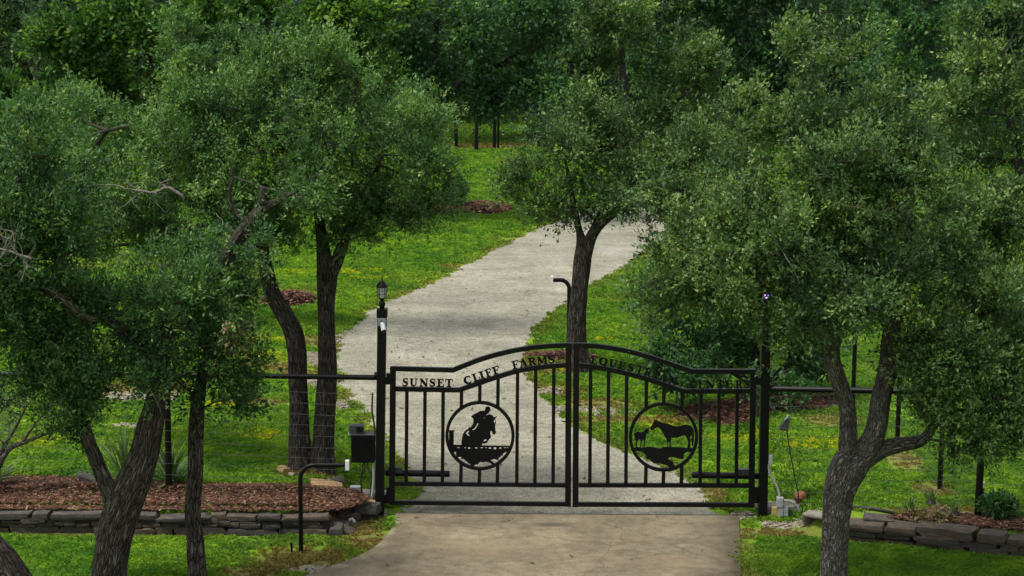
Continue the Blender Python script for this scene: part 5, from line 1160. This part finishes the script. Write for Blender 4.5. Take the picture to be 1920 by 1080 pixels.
# gooseneck posts
def gooseneck(px, ybase, ytop, xend, Y, label, wpx, caph):
    s_ = mpp(Y); b0 = P(px, ybase, Y); zb = Hs(b0.x, b0.y); base = Vector((b0.x, Y, zb)); top = P(px, ytop, Y); end = P(xend, ytop, Y); sg = 1 if xend > px else -1
    rad = wpx * s_ / 2; bend = .17
    pts = [base - Vector((0, 0, .1)), Vector((base.x, Y, top.z - bend))]
    for k in range(1, 8):
        a = math.pi / 2 * k / 7; pts.append(Vector((base.x + sg * bend * (1 - math.cos(a)), Y, top.z - bend + bend * math.sin(a))))
    pts.append(end)
    root = thing('intercom_post', base, label, 'keypad post')
    MB().tube(pts, rad, 12).build('bent_pipe', M['black'], root, smooth=True, auto=40)
    MB().box(end + Vector((sg * .02, 0, 0)), (.045, .07, caph * s_)).build('end_plate', M['white'], root)
gooseneck(564.5, 1033, 872, 648, 23.45, 'black bent pipe stand with white end plate on grass before the left stone wall', 8.5, 18)
gooseneck(1066, 655, 525, 1037, 36.6, 'black bent pipe stand with a white end plate beside the tree behind the gate', 8, 15)

# left equipment
def bx(px0, py0, px1, py1, dep, dy): 
    a, b_ = gp(px0, py0, dy), gp(px1, py1, dy); c = (a + b_) / 2; return c, (abs(b_.x - a.x), dep, abs(a.z - b_.z))
c, d = bx(659, 814, 703, 865, .2, .02); root = thing('control_box', c, 'black gate control cabinet with ribbed front beside the left post', 'control box')
MB().box(c, d).build('cabinet', M['blackdull'], root)
for i in range(9):
    MB().box(c + Vector(((i - 4) * d[0] / 9.2, -.107, 0)), (d[0] / 15, .012, d[2] * .93)).build('rib', M['blackdull'], root)
MB().box(c + Vector((0, 0, d[2] / 2 + .006)), (d[0] * 1.04, d[1] * 1.06, .012)).build('lid', M['darkgrey'], root)
c2, d2 = bx(655, 797, 682, 812.5, .14, .03); root = thing('battery_case', c2, 'small dark grey case sitting on the black control cabinet', 'case')
MB().box(c2, d2).build('case', M['darkgrey'], root); MB().box(c2 + Vector((d2[0] * .22, -.074, .005)), (d2[0] * .45, .01, d2[2] * .6)).build('latch_plate', M['blackdull'], root)
MB().box(c2 + Vector((0, 0, -d2[2] / 2 - .004)), (d2[0] * 1.15, d2[1] * 1.1, .008)).build('base_plate', M['greyplastic'], root)
mb = MB()
for pl in ([(682, 866), (679, 890), (677, 910), (679, 928), (684, 938)], [(684, 866), (684, 880), (676, 900), (680, 922), (688, 934)], [(690, 866), (688, 876), (697, 888), (699, 892)], [(698, 880), (697, 900), (694, 915), (696, 930)]):
    A = catmull([tuple(gp(px, py, -.02)) for px, py in pl], .04); mb.tube([Vector(a) for a in A], .0075, 6)
o = mb.build('cable', M['cable'], None, smooth=True); tag(o, 'loose black cables hanging below the control cabinet', 'cable')
mb = MB(); A = catmull([tuple(gp(px, py, -.05)) for px, py in [(700, 864), (701, 890), (700, 912), (697, 936)]], .05); mb.tube([Vector(a) for a in A], .017, 10)
o = mb.build('conduit', M['greyplastic'], None, smooth=True, auto=40); tag(o, 'grey conduit running down beside the left gate post', 'conduit')
mb = MB(); A = catmull([tuple(gp(px, py, -.04)) for px, py in [(699, 735), (698, 770), (703, 800), (702, 830)]], .05); mb.tube([Vector(a) for a in A], .011, 8)
o = mb.build('cable', M['cable'], None, smooth=True); tag(o, 'black cable dropping from the fence rail to the control cabinet', 'cable')
c, d = bx(690, 936, 704.5, 957, .09, -.06); root = thing('junction_box', c, 'yellowed plastic junction box at the foot of the left post', 'junction box')
MB().box(c, d).build('box', M['yellowed'], root); MB().box(c + Vector((0, -.048, 0)), (d[0] * .85, .008, d[2] * .85)).build('cover', M['yellowed'], root)
c, d = bx(656, 917, 675, 932, .1, .12); root = thing('junction_box', c, 'blue grey plastic box on the ground left of the left post', 'junction box')
MB().box(c, d).build('box', M['greyplastic'], root); MB().box(c + Vector((0, 0, d[2] / 2 + .004)), (d[0] * 1.06, d[1] * 1.06, .008)).build('lid', M['greyplastic'], root)
A = catmull([tuple(gp(px, py, -.35)) for px, py in [(669, 972), (668, 963), (664, 959), (659, 962)]], .02); o = MB().tube([Vector(a) for a in A], .017, 8).build('pipe_elbow', M['white'], None, smooth=True, auto=40); tag(o, 'short white pipe elbow among the stones left of the gate', 'pipe')
o = MB().tube([P(547.5, 1036, 23.4), P(546, 1018, 23.4)], .013, 6).build('stake', M['black'], None); tag(o, 'thin black stake in the dry grass beside the front pipe stand', 'stake')
# long pale curb stone behind left equipment
o = bpy.data.objects.new('stone_block', SL[2]); COL.objects.link(o); p = G(690, 922); o.location = (p.x - .05, 25.75, .1); o.scale = (.75, .22, .16); tag(o, 'pale weathered stone block behind the left control cabinet', 'stone block')

# right equipment
c = gp(1470, 795, .0); root = thing('fence_charger', c, 'small grey wedge shaped charger housing hung on the right fence wires', 'fence charger')
w_ = .125
prof = [(-w_ / 2, -.07), (w_ / 2 - .01, -.085), (w_ / 2, .075), (w_ / 2 - .035, .08), (-w_ / 2 + .03, .0)]
tf = lambda u, v: c + Vector((u, -.05, v))
MB().prism([prof], tf, .09).build('housing', M['darkgrey'], root)
MB().tube([c + Vector((.0, -.03, .05)), c + Vector((.04, -.03, .105)), c + Vector((.045, 0, .115))], .012, 8).build('hook', M['greyplastic'], root, smooth=True)
A = catmull([tuple(gp(px, py, -.02)) for px, py in [(1475, 808), (1479, 835), (1485, 868), (1491, 900), (1496, 922), (1496, 945)]], .05)
o = MB().tube([Vector(a) for a in A], .0085, 6).build('cable', M['cable'], None, smooth=True); tag(o, 'black cord hanging from the grey charger housing to the clay pot', 'cable')
c = gp(1503, 947, .15); root = thing('clay_pot', c, 'round orange brown clay pot on the pale block right of the gate', 'pot')
MB().lathe(c, [(.05, 0), (.072, .02), (.085, .06), (.082, .095), (.07, .125), (.05, .14), (.02, .145)], 18).build('pot_body', M['terracotta'], root, smooth=True, auto=50)
MB().lathe(c + Vector((0, 0, .045)), [(.083, 0), (.0865, .008), (.0868, .02), (.085, .03)], 18).build('band', simple('dark_glaze', (.06, .025, .015), rough=.6), root, smooth=True)
for (px, py, L, dpt, h, lab) in [(1470, 955, .62, .3, .15, 'long pale stone block with a light top behind the right conduits'), (1506, 960, .28, .26, .17, 'squarish pale stone block carrying the clay pot')]:
    o = bpy.data.objects.new('stone_block', SL[rs.randint(6)]); COL.objects.link(o); p = gp(px, py, .15); o.location = (p.x, p.y, h / 2 + .0); o.scale = (L, dpt, h); tag(o, lab, 'stone block')
def conduit(pts, r_, lab, mat='greyplastic', dy=-.05, name='conduit', cat='conduit'):
    A = catmull([tuple(gp(px, py, dy)) for px, py in pts], .04); o = MB().tube([Vector(a) for a in A], r_, 10).build(name, M[mat], None, smooth=True, auto=40); tag(o, lab, cat)
conduit([(1440, 868), (1441, 884), (1450, 900), (1459, 918), (1461, 932)], .016, 'curved pale grey conduit from the right post to the upper junction box')
conduit([(1466, 937), (1482, 938), (1494, 948), (1499, 962), (1494, 976), (1484, 983)], .018, 'looped grey conduit bending right from the junction box to the soil')
conduit([(1462, 962), (1462, 985)], .02, 'left of two short grey pipes below the right junction boxes')
conduit([(1469.5, 962), (1469.5, 986)], .019, 'right of two short grey pipes below the right junction boxes', dy=-.04)
conduit([(1476, 972), (1476, 984)], .014, 'short white pipe stub in the soil beside the right conduits', 'white', -.06, 'pipe_stub', 'pipe')
for (a, lab, mt, dy) in [((1455, 930, 1466.5, 948), 'upper grey junction box on the right conduits', 'greyplastic', -.06), ((1457, 949, 1467, 966), 'lower left grey junction box on the right conduits', 'greyplastic', -.055), ((1468, 946, 1476, 965), 'pale grey junction box right of the lower one', 'greyplastic', -.05), ((1446, 949, 1456.5, 967), 'yellowed plastic box at the foot of the right post', 'yellowed', -.02), ((1440, 852, 1447, 870), 'small grey box mounted on the side of the right post', 'greyplastic', -.02)]:
    c, d = bx(*a, .08, dy); root = thing('junction_box', c, lab, 'junction box')
    MB().box(c, d).build('box', M[mt], root); MB().box(c + Vector((0, -.043, 0)), (d[0] * .86, .008, d[2] * .88)).build('cover', M[mt], root)
p = G(1838, 962); root = thing('standpipe', p, 'black sleeved water standpipe with white top at the right corner post', 'pipe')
q = P(1838, 910, p.y - .05); MB().tube([Vector((p.x, q.y, p.z - .05)), Vector((p.x, q.y, p.z + .09))], .018, 8).build('lower_pipe', M['white'], root, smooth=True)
MB().tube([Vector((p.x, q.y, p.z + .09)), Vector((p.x, q.y, q.z - .03))], .026, 8).build('sleeve', M['cable'], root, smooth=True)
MB().lathe(Vector((p.x, q.y, q.z - .03)), [(.022, 0), (.022, .05), (.032, .052), (.032, .075), (.01, .08)], 10).build('top', M['white'], root, smooth=True, auto=40)
# black edging strip
A = [G(1595, 955) + Vector((0, 0, .03)), G(1640, 958) + Vector((0, 0, .03)), G(1678, 965) + Vector((0, 0, .02))]; o = MB().tube(A, .022, 8).build('hose', M['cable'], None, smooth=True); tag(o, 'black hose lying on the grass behind the right stone wall', 'hose')
# dead limb (light grey) behind right oak
o = MB().tube([P(1722, 640, 23.5), P(1742, 655, 23.5), P(1768, 672, 23.5)], [.02, .034, .03], 8).build('broken_limb', M['dead'], None, smooth=True); tag(o, 'pale broken limb hanging in the leaves of the right oak', 'branch')

# ------------------------------------------------------------------ yuccas and bed plants
def blade_mesh(seed, L, wd):
    rs_ = np.random.RandomState(seed); n = 5; V = []; bend = .15 + .3 * rs_.rand()
    for i in range(n + 1):
        t_ = i / n; w2 = wd * (.5 + .8 * min(t_ * 3, 1)) * (1 - t_ ** 3) * .5; x = L * t_; z = -bend * L * t_ ** 2 * .5
        V += [(x, -w2, z + w2 * .4), (x, 0, z), (x, w2, z + w2 * .4)]
    idx = [(3 * i + a, 3 * i + a + 1, 3 * i + a + 4, 3 * i + a + 3) for i in range(n) for a in (0, 1)]
    me = np_mesh('leaf', np.array(V), np.array(idx), dict(tint=np.linspace(.2 + .4 * rs_.rand(), .75 + .25 * rs_.rand(), n + 1).repeat(3)), smooth=True); me.materials.append(M['yucca']); return me
def yucca(p, n, L, wd, label, name='yucca', seed=0, elev=(5, 85)):
    rs_ = np.random.RandomState(seed); root = thing(name, p, label, 'plant'); ms = [blade_mesh(seed * 7 + i, L, wd) for i in range(5)]
    for i in range(n):
        o = bpy.data.objects.new('leaf', ms[i % 5]); COL.objects.link(o); o.parent = root
        e_ = elev[0] + (elev[1] - elev[0]) * rs_.rand() ** .8; o.rotation_euler = (rs_.normal(0, .2), -R(e_), rs_.rand() * 6.283); k = .7 + .45 * rs_.rand(); o.scale = (k, 1, 1); o.location = (rs_.normal(0, .02), rs_.normal(0, .02), .05)
    MB().lathe(Vector(p) + Vector((0, 0, -.03)), [(.05, 0), (.06, .06), (.03, .12)], 8).build('stem', M['branch'], root)
yucca(G(235, 905), 70, .72, .03, 'spiky yucca between the two stems of the forked oak', seed=1)
yucca(G(322, 912), 60, .62, .03, 'spiky yucca around the fence post right of the forked oak', seed=2)
yucca(G(-12, 912), 40, .55, .035, 'yucca with pale tipped blades at the left edge', seed=3)
yucca(G(1706, 968), 46, .24, .016, 'small dark green spiky plant behind the right stone wall', 'sotol', seed=4, elev=(15, 80))
yucca(G(1746, 948), 30, .22, .014, 'yellow green grass like tuft behind the heap of brown leaves', 'sotol', seed=5, elev=(25, 85))
yucca(G(1790, 968), 18, .16, .014, 'tiny green tuft right of the heap of brown leaves', 'sotol', seed=6, elev=(25, 85))
p = G(1755, 974); rs_ = np.random.RandomState(4)
C = np.array([tuple(p)] * 16) + np.stack([rs_.normal(0, .17, 16), rs_.normal(0, .08, 16), np.abs(rs_.normal(0, .02, 16)) + .02], 1)
V, ti = leaf_arrays(C, np.tile(np.array([0, 0, 1.]), (16, 1)), rs_, 10, 10, .07, .07, .03, .0, .9, .6)
o = link('leaf_heap', np_mesh('leaf_heap', V, np.arange(len(V)).reshape(-1, 4), dict(tint=ti * .7)), M['deadleaf']); tag(o, 'heap of brown withered leaves behind the right stone wall', 'dead plant')
def small_shrub(p, r_, hgt, leaf, label, seed, ll=.05, n=40, name='shrub'):
    rs_ = np.random.RandomState(seed); root = thing(name, p, label, 'shrub')
    u = rs_.normal(0, 1, (n, 3)); u /= np.linalg.norm(u, axis=1, keepdims=True); C = np.array(p) + np.array([0, 0, hgt * .55]) + u * np.array([r_, r_, hgt * .45]) * (.4 + .6 * rs_.rand(n, 1))
    V, ti = leaf_arrays(C, u, rs_, 7, 9, r_ * .35, ll, ll * .55, .4, .8); link('foliage', np_mesh('foliage', V, np.arange(len(V)).reshape(-1, 4), dict(tint=ti)), M[leaf], root, kind='stuff')
    mb = MB()
    for c in C[::3]: mb.tube([Vector(p), Vector(p).lerp(Vector(c), .5) + Vector((0, 0, .03)), Vector(c)], [.008, .006, .003], 5)
    mb.build('stems', M['branch'], root)
small_shrub(G(1870, 970), .17, .30, 'dark', 'small loose dark green shrub right of the corner post', 3, .065, 24)
small_shrub(G(852, 392), .45, 1.0, 'dark', 'feathery dark green sapling on the red mulch mound', 4, .07, 60)
small_shrub(G(1370, 692), .5, .9, 'dark', 'low dark bush under the broad leaved tree', 6, .09, 60)

# ------------------------------------------------------------------ litter on the paving
rs = np.random.RandomState(123)
q = scatter_poly(DRIVE, 700, rs); q[:, 2] = .012
q2 = scatter_poly(APRON, 160, rs); q2[:, 2] = .036
chips('fallen_leaves', np.concatenate([q[q[:, 1] < 50], q2]), .032, 'scattered dry leaves and twigs on the driveway and apron', rs, 1.0, simple('dark_dry_leaves', (.05, .038, .024), rough=.9, var=.6, scale=2), .25, .004)
# bare gravel stones on the pale patches
pts = []
for e in BARE:
    n = 260; r = np.sqrt(rs.rand(n)); a = rs.rand(n) * 6.283; x = e[0] + e[2] * r * np.cos(a); y = e[1] + e[3] * r * np.sin(a); k = ~in_poly(DRIVE, x, y) & ~in_poly(APRON, x, y); pts.append(np.stack([x[k], y[k], H(x[k], y[k])], 1))
grav = simple('pale_gravel', (.21, .185, .14), rough=.95, var=.5, scale=30)
chips('gravel', np.concatenate(pts), .03, 'loose pale limestone gravel on the bare patches', rs, 1.0, grav, .6)
print('LEAVES', make_tree.leaves, 'TUFTS', len(gx), 'OBJS', len(bpy.data.objects))
